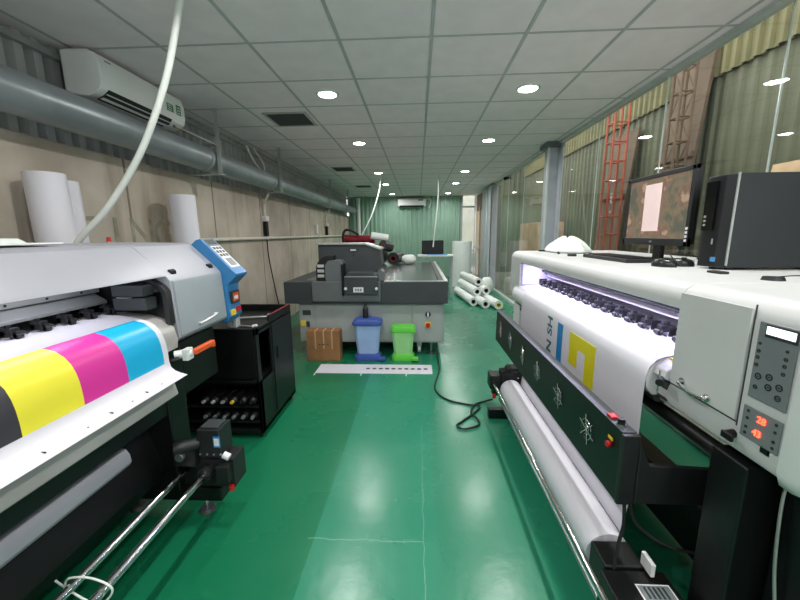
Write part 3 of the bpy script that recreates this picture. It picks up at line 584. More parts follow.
# ---------------------------------------------------------------- flatbed printer
def flatbed():
    r = thing('flatbed_printer', (-.63, 5.7, 0), 'large two-tone grey flatbed printer with a gantry, at the aisle end', 'printer')
    F = 4.2
    m = MB().use('bodyg').box(-1.47, .32, F + .06, 7.1, .17, .67)
    build('body', m, parent=r, bevel=.006)
    for x0, x1 in ((-1.44, -1.28), (-1.26, -.68), (-.66, -.08), (-.06, .30)): 
        dd = build('access_panel', MB().use('bodyg').box(x0, x1, F + .052, F + .06, .19, .65), parent=r, bevel=.003)
        if x1 - x0 > .5: build('pull', MB().use('hanger').box((x0 + x1) / 2 - .05, (x0 + x1) / 2 + .05, F + .046, F + .052, .56, .575), parent=dd, bevel=.002)
    tp = MB().use('darkg').box(-1.62, .36, F, F + .22, .67, .935).box(-1.62, -1.4, F + .22, 7.25, .67, .935).box(.25, .36, F + .22, 7.25, .67, .935).box(-1.4, .25, 7.05, 7.25, .67, .935).box(-1.4, .25, F + .22, 7.05, .67, .8)
    build('bed_frame', tp, parent=r, bevel=.006)
    build('bed_rim', MB().use('hanger').box(-.4, .355, F + .005, F + .05, .935, .945).box(.31, .357, F + .05, 7.24, .935, .945), parent=r, bevel=.002)
    build('vacuum_bed', MB().use('bedtop').box(-1.38, .24, F + .1, 7.05, .90, .94), parent=r, bevel=.002)
    # gantry
    G = F + .08
    hx = [(-1.22, 1.07), (-1.22, 1.37), (-.64, 1.37), (-.46, 1.31), (-.44, 1.12), (-.52, 1.02), (-.56, .98), (-1.22, .98)]
    gy = build('gantry', MB().use('darkg').prism(hx, G + .08, G + .42), parent=r, bevel=.006)
    build('gantry_lid', MB().use('hanger').prism([(-1.24, 1.372), (-1.24, 1.39), (-.64, 1.39), (-.44, 1.325), (-.445, 1.305), (-.645, 1.372)], G + .06, G + .44), parent=gy, bevel=.002)
    build('emblem', MB().use('icon').prism([(-.86, 1.32), (-.70, 1.32), (-.76, 1.275), (-.8, 1.275)], G + .076, G + .08).box(-.82, -.75, G + .073, G + .077, 1.3, 1.315, 'white').box(-.80, -.765, G + .074, G + .08, 1.235, 1.255), parent=gy)
    build('gantry_column', MB().use('midg').prism([(-1.1, .94), (-1.1, 1.14), (-1.06, 1.19), (-.92, 1.2), (-.885, 1.16), (-.885, .94)], G - .10, G + .08), parent=gy, bevel=.008)
    build('lower_cover', MB().use('midg').box(-1.27, -.44, F - .03, F + .06, .70, .945), parent=r, bevel=.01)
    cc = MB().use('rubber'); pts = []
    for k in range(9):
        t = PI / 2 * k / 8; pts.append((-1.05 - .17 * math.sin(t) , 1.08 + .17 * math.cos(t)))
    inner = [(x + .07 * (1 if i else 1), z - .05) for i, (x, z) in enumerate(pts)]
    o_ = [(-1.0, 1.25)] + pts + [(-1.22, .95), (-1.10, .95)] + [(-1.10, 1.08), (-1.05, 1.15), (-1.0, 1.18)]
    ch = build('cable_chain', cc.prism(o_, G - .06, G + .06), parent=gy, bevel=.006)
    for z in (.99, 1.05, 1.11): build('chain_link', MB().use('bag').box(-1.20, -1.12, G - .066, G - .06, z, z + .035), parent=ch, bevel=.002)
    cr = build('carriage', MB().use('darkg').box(-.87, -.47, F - .06, G + .1, .79, 1.0).prism([(-.87, 1.0), (-.82, 1.06), (-.55, 1.06), (-.47, 1.0)], F - .04, G + .1), parent=r, bevel=.008)
    build('carriage_lid', MB().use('hanger').box(-.86, -.47, F - .065, F - .055, 1.0, 1.012), parent=cr)
    build('name_plate', MB().use('white').box(-.76, -.64, F - .064, F - .06, .82, .88), parent=cr)
    for k in range(3): build('plate_mark', MB().use('panelg').box(-.74 + k * .03, -.72 + k * .03, F - .066, F - .064, .835, .865), parent=cr)
    for x in (-.85, -.485): build('screw', MB().use('whiteg').cyl((x, F - .072, .865), (x, F - .06, .865), .018, seg=16), parent=cr)
    build('side_plate', MB().use('black').box(-.90, -.875, F - .05, F + .1, .78, 1.15), parent=cr)
    build('end_post', MB().use('midg').prism([(-.47, .945), (-.47, 1.05), (-.44, 1.08), (-.40, 1.05), (-.40, .945)], F + .02, F + .2), parent=r, bevel=.004)
    # controls
    em = build('emergency_button', MB().use('yel').box(.09, .16, F + .045, F + .052, .37, .43).cyl((.125, F + .045, .40), (.125, F + .03, .40), .014, mt='red').cyl((.125, F + .03, .40), (.125, F + .015, .40), .028, seg=20, mt='red'), parent=r)
    build('power_switch', MB().use('black').cyl((.125, F + .04, .53), (.125, F + .052, .53), .034, seg=24).box(.115, .135, F + .03, F + .04, .505, .555, 'white'), parent=r)
    build('grille', MB().use('darkg').box(-1.42, -1.32, F + .046, F + .052, .52, .58), parent=r)
    build('warning_label', MB().use('yel').box(-1.45, -1.39, F + .044, F + .05, .38, .45).box(-1.38, -1.34, F + .044, F + .05, .37, .44, 'kink'), parent=r)
    for x in (-1.35, -.6, .17):
        for y in (F + .15, 6.9):
            build('foot', MB().use('darkg').cyl((x, y, 0), (x, y, .03), .05, .04, seg=18).cyl((x, y, .03), (x, y, .17), .014, mt='steel'), parent=r)
    for x in (-1.1, .02): build('castor', MB().use('whiteg').cyl((x - .02, F + .2, .05), (x + .02, F + .2, .05), .05, seg=20).box(x - .03, x + .03, F + .17, F + .23, .09, .17, 'steel'), parent=r)
flatbed()
# things around the flatbed
def carton():
    r = thing('cardboard_box', (-1.13, 4.15, 0), 'brown cardboard box with strips of tape, on the floor in front of the flatbed', 'box')
    build('carton', MB().use('card').box(-1.33, -.93, 4.045, 4.2, .0, .37), parent=r, bevel=.004)
    for x in (-1.22, -1.12, -1.02): build('tape_strip', MB().use('tape').box(x - .008, x + .008, 4.042, 4.045, .15, .37).box(x - .008, x + .008, 4.045, 4.19, .37, .372), parent=r)
    build('printed_mark', MB().use('kink').box(-1.18, -1.16, 4.042, 4.045, .2, .212).box(-1.14, -1.11, 4.042, 4.045, .2, .212).box(-1.08, -1.06, 4.042, 4.045, .2, .212), parent=r)
carton()
def bin_(x, y, w, d, h, mb_, ml, lb, handle):
    r = thing('waste_bin', (x, y, 0), lb, 'bin')
    def rr(s, z, dx=0): 
        a, b = w / 2 * s, d / 2 * s; c = .03
        return [(x - a + c, y - b, z), (x + a - c, y - b, z), (x + a, y - b + c, z), (x + a, y + b - c, z), (x + a - c, y + b, z), (x - a + c, y + b, z), (x - a, y + b - c, z), (x - a, y - b + c, z)]
    build('tub', MB().use(mb_).loft([rr(.74, .07), rr(.92, h)]), parent=r, bevel=.004)
    build('base', MB().use(ml).loft([rr(.92, 0), rr(.92, .05), rr(.78, .09)]), parent=r, bevel=.004)
    build('lid', MB().use(ml).loft([rr(.95, h - .03), rr(1.03, h - .02), rr(1.03, h + .01), rr(.9, h + .045), rr(.6, h + .055)]), parent=r, bevel=.004)
    if handle: build('pedal', MB().use(ml).box(x + w * .38, x + w * .62, y - d / 2 - .03, y - d / 2 + .05, .02, .05), parent=r, bevel=.004)
bin_(-.60, 4.14, .34, .2, .46, 'binb', 'binbd', 'pale blue pedal bin with a darker blue lid in front of the flatbed', 1)
bin_(-.175, 4.13, .29, .18, .38, 'bing', 'bingd', 'light green pedal bin with a bright green lid in front of the flatbed', 1)
props(build('bottle', MB().use('dark').cyl((-.62, 4.12, .518), (-.62, 4.12, .63), .032, seg=18).cyl((-.62, 4.12, .63), (-.62, 4.12, .66), .032, .014, seg=18).cyl((-.62, 4.12, .66), (-.62, 4.12, .69), .014, seg=12)), 'small dark bottle standing on the blue bin lid', 'bottle')
m = MB().use('paper').box(-1.13, .16, 3.66, 3.93, .001, .004)
m.T = Matrix.Translation((0, 3.62, .003)) @ Matrix.Rotation(0, 4, 'Z'); m.T = Matrix.Identity(4)
for k in range(10):
    x = -.56 + k * .072; m.cyl((x, 3.8, .004), (x, 3.8, .0048), .024, seg=16, mt='kink')
for x in (-1.13, -.62, -.13): m.box(x, x + .012, 3.6, 3.67, .001, .003, 'paper')
props(build('printed_strip', m), 'long white printed strip with a row of dark ovals lying on the green floor', 'paper strip')
props(build('floor_cable', MB().use('kcord').tube([(.24, 4.35, .3), (.235, 4.2, .05), (.24, 3.8, .01), (.17, 3.35, .01), (.2, 3.15, .01), (.3, 3.02, .01), (.44, 2.96, .01), (.54, 2.93, .01), (.47, 2.8, .01), (.36, 2.67, .01), (.31, 2.6, .012), (.36, 2.55, .012), (.47, 2.6, .013), (.49, 2.68, .013), (.45, 2.8, .02), (.50, 2.95, .012), (.6, 3.02, .012), (.66, 2.98, .05)], .0085, seg=8)), 'dark cable looping across the green floor from the flatbed to the right printer', 'cable')

# clutter on and behind the flatbed gantry
def fabric_roll(p, q, r, mt, lb, core='card'):
    t = thing('fabric_roll', p, lb, 'roll')
    build('rolled_material', MB().use(mt).pipe(p, q, r, r * .45, seg=24), parent=t)
    build('core', MB().use(core).pipe(p, q, r * .45, r * .38, seg=20), parent=t)
def blob(name, c, s, mt, lb, cat, n=14, rough=.22, seed=1):
    rnd = random.Random(seed); rings = []
    for i in range(1, 9):
        ph = PI * i / 9; ring = []
        for k in range(n):
            a = 2 * PI * k / n; j_ = 1 + rough * (rnd.random() - .5)
            z = math.cos(ph); zz = c[2] + s[2] * (z + 1) * (1 if z > -.5 else 1)
            ring.append((c[0] + s[0] * math.sin(ph) ** .7 * math.cos(a) * j_, c[1] + s[1] * math.sin(ph) ** .7 * math.sin(a) * j_, max(c[2], c[2] + s[2] * (z + 1) / 1 * (1 + rough * .4 * (rnd.random() - .5)) - s[2] * .06)))
        rings.append(ring)
    o = build(name, MB().use(mt).loft(rings[::-1]), sm=80); sb = o.modifiers.new('sub', 'SUBSURF'); sb.levels = sb.render_levels = 1
    return props(o, lb, cat)
blob('fabric_bundle', (-1.16, 6.78, .941), (.22, .22, .19), 'wine', 'dark red bundle of fabric under the rolls behind the gantry', 'fabric', seed=3)
blob('fabric_bundle', (-.72, 6.78, .941), (.17, .2, .20), 'darkg', 'dark grey bundle of cloth in the heap behind the gantry', 'fabric', seed=4)
fabric_roll((-1.40, 6.70, 1.415), (-.80, 6.70, 1.40), .075, 'wine', 'dark red fabric roll lying across the heap behind the gantry')
fabric_roll((-.84, 6.50, 1.47), (-.54, 6.56, 1.42), .065, 'wht', 'short white roll on top of the heap behind the gantry')
fabric_roll((-.62, 6.36, 1.30), (-.50, 6.52, 1.26), .09, 'darkg', 'short dark grey roll between the white and the black rolls')
fabric_roll((-.44, 6.40, 1.06), (-.36, 6.90, 1.06), .11, 'dark', 'thick black roll with a red core facing the camera, in the heap', 'wine')
blob('white_bag', (-.17, 6.7, .941), (.15, .2, .09), 'wht', 'white plastic bag on the right end of the heap on the flatbed', 'bag', seed=5)
props(build('bent_cable', MB().use('rubber').tube([(-1.3, 6.62, 1.05), (-1.36, 6.55, 1.40), (-1.32, 6.55, 1.56), (-1.2, 6.55, 1.56), (-1.08, 6.6, 1.48)], .022)), 'black cable arching above the red fabric behind the gantry', 'cable')

# far computer desk
def far_screen():
    dk = thing('small_desk', (.35, 8.7, 0), 'small pale desk at the far end of the aisle under the little screen', 'desk')
    build('desktop', MB().use('white').box(.0, .85, 8.45, 8.95, .96, .99), parent=dk, bevel=.003)
    for x in (.04, .81):
        for y in (8.5, 8.9): build('leg', MB().use('frame').box(x - .02, x + .02, y - .02, y + .02, 0, .96), parent=dk)
    r = thing('monitor', (.33, 8.75, .99), 'small black monitor on the far desk before the green wall', 'monitor')
    build('bezel', MB().use('screen').box(.1, .62, 8.7, 8.74, 1.0, 1.33), parent=r, bevel=.006)
    build('display', MB().use('pcf').box(.125, .595, 8.697, 8.70, 1.03, 1.31), parent=r)
    build('stand', MB().use('dark').box(.32, .4, 8.72, 8.76, .995, 1.08).box(.25, .47, 8.66, 8.84, .99, .998), parent=r)
    props(build('keyboard', MB().use('stick').box(.22, .70, 8.5, 8.62, .99, 1.01), bevel=.003), 'bluish keyboard on the far desk below the small screen', 'keyboard')
far_screen()
# upright big roll and floor rolls
r = thing('vinyl_roll', (1.28, 10.2, 0), 'fat white roll standing on end near the back wall', 'roll')
build('rolled_vinyl', MB().use('wht').pipe((1.24, 10.2, 0), (1.24, 10.2, 1.27), .27, .05, seg=40), parent=r)
build('loose_flap', MB().use('wht').prism([(1.48, 10.1), (1.52, 10.12), (1.66, 10.28), (1.64, 10.3)], .55, .95, axis='z'), parent=r, bevel=.01)
fl = [((1.16, 7.35, .092), (.98, 8.9, .092), 'bottom of the pile, nearest the aisle'), ((1.36, 7.1, .092), (1.18, 8.65, .092), 'bottom of the pile, second from the aisle'), ((1.27, 7.6, .262), (1.10, 9.1, .262), 'second layer, nearer the aisle'),
      ((1.60, 7.0, .092), (1.42, 8.5, .092), 'nearest the glass, with a yellow core end'), ((1.49, 7.75, .262), (1.31, 9.2, .262), 'second layer, nearer the glass wall'), ((1.36, 8.0, .42), (1.19, 9.4, .42), 'topmost one of the pile')]
for i, (p, q, lb) in enumerate(fl):
    root = thing('vinyl_roll', (p[0], p[1], 0), ('white roll lying ' if 'core end' not in lb else 'white roll on the floor ') + lb, 'roll', 'white rolls piled on the floor')
    c_ = MB().use('wht'); build('rolled_vinyl', c_.pipe(p, q, .09, .045, seg=28), parent=root)
    build('core', MB().use('lyel' if i == 3 else 'kink').pipe(p, q, .045, .036, seg=20), parent=root)
blob('white_bag', (1.72, 8.9, 0), (.16, .2, .22), 'wht', 'round white bag on the floor between the rolls and the glass wall', 'bag', seed=8)

# ---------------------------------------------------------------- right printer
def right_printer():
    r = thing('wide_format_printer', (1.35, 2.1, 0), 'white wide-format printer on the right with a lit opening, fan bar and red digits', 'printer')
    XF, XB, ZT = .88, 1.80, 1.33
    def body(z0, xf=XF, rt=.06, xb=XB):
        p = [(xb, z0), (xb, ZT)]
        for k in range(7):
            t = PI / 2 * k / 6; p.append((xf + rt - rt * math.sin(t), ZT - rt + rt * math.cos(t)))
        return p + [(xf, z0)]
    build('hood', MB().use('offwhite').prism(body(1.24)[:-1] + [(XF, 1.242), (XF + .06, 1.235)], 1.22, 3.12), parent=r, bevel=.004)
    nb = body(.99)[:-1]
    near = [(XB, .95), (XB, ZT)] + body(.95)[2:-1] + [(XF, .93), (XF + .012, .895), (XF + .05, .875)]
    build('near_housing', MB().use('offwhite').prism(near, .823, 1.219), parent=r, bevel=.006)
    def ring(s, y, dz):
        return [(XF + .33 + (x - XF - .33) * s, y, 1.13 + (z - 1.13) * s + dz) for x, z in [(XB - .2, .93)] + near[1:]]
    # bulging near end cap
    cap = [(XB, .86), (XB, 1.335)] + [(x - .004, z + .004) for x, z in near[2:-3]] + [(XF - .008, .92), (XF + .004, .885), (XF + .05, .865)]
    cx, cz = (XF + XB) / 2, 1.12
    rings = []
    for y, s in ((.822, 1), (.79, 1), (.765, .99), (.745, .965), (.73, .92), (.725, .86)): rings.append([(cx + (x - cx) * s, y, cz + (z - cz) * (s if s == 1 else s * .98)) for x, z in cap])
    build('end_cap', MB().use('whiteg').loft(rings), parent=r, sm=50)
    farp = [(XB, .93), (XB, ZT)] + body(.95)[2:-1] + [(XF, .96), (XF + .03, .93)]
    build('far_housing', MB().use('offwhite').prism(farp, 3.121, 3.42), parent=r, bevel=.008)
    build('back_panel', MB().use('white').box(1.3, 1.32, 1.22, 3.12, 1.05, 1.24), parent=r)
    build('lining', MB().use('ledtint').box(.9, 1.3, 3.10, 3.119, 1.06, 1.238), parent=r)  # white end face, with the strip's violet light painted into its colour
    build('lining', MB().use('white').box(.95, 1.3, 1.2195, 1.225, 1.065, 1.238), parent=r)
    # front door of near housing
    dr = build('front_door', MB().use('offwhite').box(XF - .006, XF, .955, 1.212, .985, 1.30), parent=r, bevel=.002)
    build('door_gap', MB().use('darkg').box(XF - .001, XF + .0005, .949, .953, .97, 1.31).box(XF - .001, XF + .0005, .95, 1.215, .978, .982), parent=r)
    build('door_handle', MB().use('chrome').tube([(XF - .006, 1.155, 1.012), (XF - .022, 1.15, 1.010), (XF - .026, 1.10, .998), (XF - .022, 1.055, 1.002), (XF - .006, 1.05, 1.002)], .0055, sub=5).cyl((XF - .010, 1.155, 1.012), (XF - .005, 1.155, 1.012), .012).cyl((XF - .010, 1.05, 1.002), (XF - .005, 1.05, 1.002), .012), parent=dr)
    cp = build('control_panel', MB().use('panelg').box(XF - .004, XF, .832, .932, 1.068, 1.272), parent=r, bevel=.002)
    build('display', MB().use('icon').box(XF - .006, XF - .004, .833, .912, 1.236, 1.268), parent=cp)
    build('display_glass', MB().use('lcd').box(XF - .0075, XF - .006, .838, .908, 1.244, 1.264), parent=cp)
    X_ = XF - .005
    def ring_icon(m, y, z, rad=.006): m.pipe((XF - .004, y, z), (X_, y, z), rad, rad * .6, seg=14)
    for (y, z, rad) in ((.922, 1.215, .004), (.922, 1.195, .005), (.922, 1.178, .005), (.922, 1.158, .005), (.853, 1.215, .004), (.853, 1.195, .005), (.853, 1.178, .005), (.853, 1.158, .005), (.912, 1.13, .009), (.884, 1.138, .009), (.882, 1.112, .009), (.856, 1.122, .009), (.915, 1.100, .006), (.855, 1.095, .008)):
        m = MB().use('icon'); ring_icon(m, y, z, rad); m.box(XF - .005, XF - .004, y - rad * .3, y + rad * .3, z - rad * .2, z + rad * .2); build('button', m, parent=cp)
    tp = build('temperature_panel', MB().use('panelg').box(XF - .004, XF, .832, .936, .955, 1.042), parent=r, bevel=.002)
    RY = axes((0, -1, 0), (0, 0, 1))
    text('digits', '28', .024, 'led', tp, RY, (XF - .0055, .882, 1.02))
    text('digits', '43', .024, 'led', tp, RY, (XF - .0055, .888, .982))
    for y in (.92, .845):
        for z in (1.03, 1.01, .985, .968): build('button', MB().use('icon').cyl((XF - .004, y, z), (XF - .0055, y, z), .004, seg=10), parent=tp)
    build('side_switch', MB().use('black').cyl((XF + .012, .955, .945), (XF - .02, .955, .94), .012, seg=14).box(XF - .028, XF - .018, .93, .965, .93, .95), parent=r, bevel=.003)
    build('rocker_switch', MB().use('icon').box(XF - .0, XF + .02, .852, .878, .938, .960).box(XF - .002, XF, .856, .874, .941, .957, 'black'), parent=r)
    build('warning_label', MB().use('yel').box(XF - .002, XF + .01, .85, .885, .963, .974), parent=r)
    # rails, lamp, carriage area
    m = MB().use('white').box(1.10, 1.14, 1.23, 3.10, 1.13, 1.17).box(1.2, 1.26, 1.23, 3.10, 1.12, 1.2); m.box(1.09, 1.10, 1.23, 3.10, 1.160, 1.172, 'dark').box(1.06, 1.1, 1.23, 3.1, 1.17, 1.182, 'dark')
    build('guide_rail', m, parent=r, bevel=.002)
    k = 0; y = 1.29
    while y < 3.02:
        p = MB().use('dark'); p.T = Matrix.Translation((1.03, y, 1.069)) @ Matrix.Scale(.8, 4) @ Matrix.Translation((-1.03, -y, -1.069)); p.box(1.02, 1.09, y - .02, y + .02, 1.085, 1.12).box(1.045, 1.065, y - .012, y + .012, 1.12, 1.14).cyl((1.015, y - .02, 1.083), (1.015, y + .02, 1.083), .015, seg=14)
        p.cyl((1.05, y + .028, 1.10), (1.05, y + .045, 1.10), .02, seg=14).box(1.01, 1.06, y + .052, y + .058, 1.08, 1.13).tube([(1.03, y - .02, 1.1), (1.0, y - .045, 1.09), (1.02, y - .06, 1.075)], .005, seg=6, sub=3)
        build('pinch_roller', p, parent=r, bevel=.002); y += .112; k += 1
    build('led_strip', MB().use('violet').box(.98, 1.0, 1.26, 3.08, 1.230, 1.2349), parent=r)
    # platen
    pl = [(1.5, 1.0), (1.5, 1.062), (1.1, 1.062), (.96, 1.055), (.90, 1.045), (.86, 1.018), (.842, .975), (.846, .93), (.87, .90), (.95, .90), (1.0, 1.0)]
    pt = build('platen', MB().use('white').prism(pl, 1.285, 3.20), parent=r, bevel=.004)
    build('platen_end', MB().use('white').prism([(1.5, .99), (1.5, 1.058), (.96, 1.052), (.90, 1.042), (.868, 1.018), (.862, .99), (.9, .975)], 1.221, 1.2845), parent=r, bevel=.004)
    build('end_bracket', MB().use('darkg').box(.885, 1.0, 1.23, 1.283, .90, .973), parent=r, bevel=.004)
    build('warning_label', MB().use('yel').box(.905, .925, 1.24, 1.27, 1.048, 1.052).box(.9, .93, 1.225, 1.24, 1.048, 1.053, 'orange'), parent=pt)
    build('platen_underside', MB().use('darkg').prism([(.87, .9), (.95, .9), (.97, .86), (.89, .87)], 1.29, 3.2), parent=r, bevel=.004)
    build('lock_lever', MB().use('black').cyl((.86, 1.235, .985), (.825, 1.19, .99), .012, seg=14).cyl((.83, 1.2, .955), (.83, 1.2, 1.03), .003, mt='chrome', seg=8), parent=r)
    build('front_tube', MB().use('black').cyl((.93, .93, .83), (.93, 3.2, .83), .024, seg=18), parent=r)
    build('lower_shell', MB().use('offwhite').prism([(.90, .885), (.882, .92), (.888, .965), (.92, .985), (1.0, .985), (1.0, .88), (.93, .872)], 1.2195, 1.285), parent=r, bevel=.004)
    build('main_beam', MB().use('black').box(1.12, 1.55, .86, 3.35, .80, .93), parent=r, bevel=.006)
    # fan bar
    fb = build('fan_bar', MB().use('black').prism([(.695, .56), (.70, .822), (.745, .822), (.75, .56)], 1.15, 3.12), parent=r, bevel=.004)
    build('top_edge', MB().use('darkg').box(.698, .747, 1.15, 3.12, .8225, .826), parent=fb)
    for i, y in enumerate((2.93, 2.62, 2.30, 2.0, 1.69, 1.385)):
        g = MB().use('chrome'); x = .694; z = .70
        for a in range(3):
            t = PI * a / 3 + .3; g.cyl((x, y - .062 * math.cos(t), z - .062 * math.sin(t)), (x, y + .062 * math.cos(t), z + .062 * math.sin(t)), .0022, seg=6)
        for rad in (.022, .042):
            pts = [(x - .001, y + rad * math.cos(2 * PI * q / 10), z + rad * math.sin(2 * PI * q / 10)) for q in range(11)]; g.tube(pts, (.0018), seg=5, sub=2)
        gr = build('fan_grille', g, parent=fb)
        build('fan_hub', MB().use('dark').cyl((.6985, y, z), (.696, y, z), .016, seg=16), parent=gr)
    build('end_box', MB().use('dark').box(.692, .75, 1.13, 1.149, .56, .824).prism([(.7505, .565), (.7505, .80), (.79, .715), (1.06, .70), (1.06, .565)], 1.13, 1.149), parent=fb, bevel=.005)
    build('support_arm', MB().use('dark').box(.72, 1.1, 3.05, 3.1, .60, .68), parent=fb)
    build('red_button', MB().use('red').cyl((.695, 1.21, .745), (.682, 1.21, .745), .011, seg=16), parent=fb)
    build('yellow_tag', MB().use('yel').box(.693, .695, 1.195, 1.225, .763, .775), parent=fb)
    build('red_rocker', MB().use('red').box(.705, .735, 1.235, 1.27, .826, .836), parent=fb, bevel=.002)
    build('toggle', MB().use('black').cyl((.72, 1.2, .826), (.72, 1.2, .85), .013, seg=14).cyl((.72, 1.2, .826), (.72, 1.2, .832), .017, seg=14, mt='chrome'), parent=fb)
    # stand
    for y in (.92, 2.95):
        lg = build('stand_leg', MB().use('black').box(1.15, 1.5, y, y + .12, .15, .80).box(.82, 1.85, y + .02, y + .10, .08, .16), parent=r, bevel=.008)
        for x in (.86, 1.8): build('castor', MB().use('rubber').cyl((x, y + .04, .035), (x, y + .08, .035), .035, seg=20).box(x - .03, x + .03, y + .03, y + .09, .06, .085, 'steel'), parent=lg)
    build('far_leg_cover', MB().use('white').box(.90, 1.5, 3.15, 3.35, .12, .93), parent=r, bevel=.02)
    build('crossbar', MB().use('black').box(1.2, 1.32, 1.05, 2.94, .08, .33), parent=r, bevel=.006)
    build('leg_cover', MB().use('black').box(.89, 1.6, .91, 1.03, .17, .865), parent=r, bevel=.008)
    build('electronics_box', MB().use('black').box(.98, 1.7, .55, .9, .12, .9), parent=r, bevel=.01)
    # take-up
    mt_ = MB().use('black').box(.66, .86, 2.70, 2.80, .20, .42).box(.575, .66, 2.70, 2.82, .27, .385).box(.60, .66, 2.71, 2.78, .21, .27).prism([(.70, .42), (.86, .42), (.84, .45), (.72, .45)], 2.70, 2.80).box(.86, .92, 2.72, 2.8, .2, .3).box(.70, .80, 2.72, 2.79, .08, .2)
    tm = build('take_up_motor', mt_, parent=r, bevel=.008)
    build('red_knob', MB().use('red').cyl((.61, 2.70, .20), (.61, 2.70, .23), .014, seg=12), parent=tm)
    build('screw', MB().use('chrome').cyl((.79, 2.695, .37), (.79, 2.70, .37), .006, seg=10), parent=tm)
    build('motor_foot', MB().use('black').box(.58, .95, 2.73, 2.79, .0, .08), parent=tm, bevel=.005)
    build('tension_bar', MB().use('chrome').cyl((.605, .5, .325), (.605, 2.70, .325), .012, seg=18), parent=r)
    build('tension_bar', MB().use('steel').cyl((.655, .5, .19), (.655, 2.70, .19), .01, seg=18), parent=r)
    pb = build('near_take_up_box', MB().use('black').box(.64, .86, .96, 1.10, .12, .33).box(.66, .80, 1.10, 1.21, .22, .34).box(.7, 1.0, .98, 1.08, .0, .12), parent=r, bevel=.008)
    build('barcode_label', MB().use('white').box(.73, .84, .985, 1.045, .33, .331).box(.735, .835, .99, 1.04, .331, .3315, 'panelg'), parent=pb)
    for k in range(5): build('barcode_bar', MB().use('icon').box(.75 + k * .015, .757 + k * .015, .995, 1.035, .3315, .332), parent=pb)
    build('clamp_lever', MB().use('whiteg').box(.79, .805, 1.06, 1.12, .34, .39), parent=pb, bevel=.004)
    for i, pts in enumerate(([(.725, 1.14, .565), (.725, 1.13, .48), (.71, 1.12, .42), (.69, 1.10, .33)], [(.745, 1.14, .565), (.76, 1.13, .50), (.80, 1.12, .46), (.86, 1.1, .43), (.95, 1.08, .42)])):
        build('power_cord', MB().use('rubber').tube(pts, .006, seg=8), parent=r)
    build('grey_cord', MB().use('hanger').tube([(1.0, .90, .9), (.965, .88, .8), (.96, .86, .6), (.98, .84, .4), (1.0, .84, .3)], .004, seg=6), parent=r)
right_printer()
# printed vinyl on the right printer
pv = [(1.14, 1.068), (1.05, 1.068), (.96, 1.061), (.90, 1.052), (.868, 1.037), (.848, 1.013), (.838, .978), (.836, .93), (.836, .80), (.84, .6), (.832, .45), (.815, .31)]
pv = [(x, z) for x, z in pv]
root = thing('printed_vinyl', (.85, 2.07, 0), 'white vinyl banner with teal letters and blue and yellow marks, right printer', 'vinyl banner')
m = MB()
rev = [(-x, z) for x, z in pv]
m.T = Matrix.Diagonal((-1, 1, 1, 1)); m.sheet(rev, [1.28, 2.86], .0015, lambda i, j: 'paper')
build('banner', m, parent=root, sm=60)
XV = .8335
lt = text('lettering', 'N SH', .105, 'teal', root, axes((0, 0, 1), (0, -1, 0)) , (XV, 2.23, .865), ext=.0004, bold=.0025)
lt.matrix_local = Matrix.Translation(Vector((XV, 2.225, .865)) - WL[root]) @ axes((0, 0, 1), (0, 1, 0))
lm = MB().use('lblue').box(XV, XV + .002, 2.03, 2.105, .55, .975)
build('blue_mark', lm, parent=root, bevel=.0008)
hook = [(1.93, .965), (1.93, .79), (1.83, .79), (1.83, .895), (1.745, .895), (1.745, .70), (1.645, .70), (1.645, .965)]
build('yellow_mark', MB().use('lyel').prism(hook, XV, XV + .002, axis='x'), parent=root)
rr_ = MB().use('paper').cyl((.735, 1.22, .275), (.735, 2.69, .275), .082, seg=40); 
build('wound_roll', rr_, parent=root)

# things on top of the right printer
ZT = 1.33
def monitor():
    r = thing('monitor', (1.40, 2.16, ZT), 'black flat monitor showing a patterned picture, on top of the right printer', 'monitor')
    m = MB().use('dark').box(1.35, 1.372, 1.885, 2.455, 1.795, 1.82).box(1.35, 1.372, 1.885, 2.455, 1.42, 1.46).box(1.35, 1.372, 1.885, 1.91, 1.42, 1.82).box(1.35, 1.372, 2.43, 2.455, 1.42, 1.82).box(1.3725, 1.395, 1.895, 2.445, 1.43, 1.81)
    build('bezel', m, parent=r, bevel=.003)
    d = build('display', MB().use('wallp').box(1.356, 1.362, 1.91, 2.43, 1.46, 1.795), parent=r)
    build('page', MB().use('page').box(1.3545, 1.356, 2.13, 2.275, 1.50, 1.765), parent=d)
    build('stand', MB().use('dark').box(1.38, 1.405, 2.12, 2.19, 1.34, 1.6).box(1.3, 1.5, 2.03, 2.29, ZT, ZT + .014), parent=r, bevel=.004)
    m = MB().use('white')
    for k in range(4): m.box(1.3485, 1.35, 1.89, 1.905, 1.445 + k * .02, 1.458 + k * .02)
    m.box(1.3485, 1.35, 2.16, 2.18, 1.435, 1.447, 'panelg')
    build('buttons', m, parent=r)
monitor()
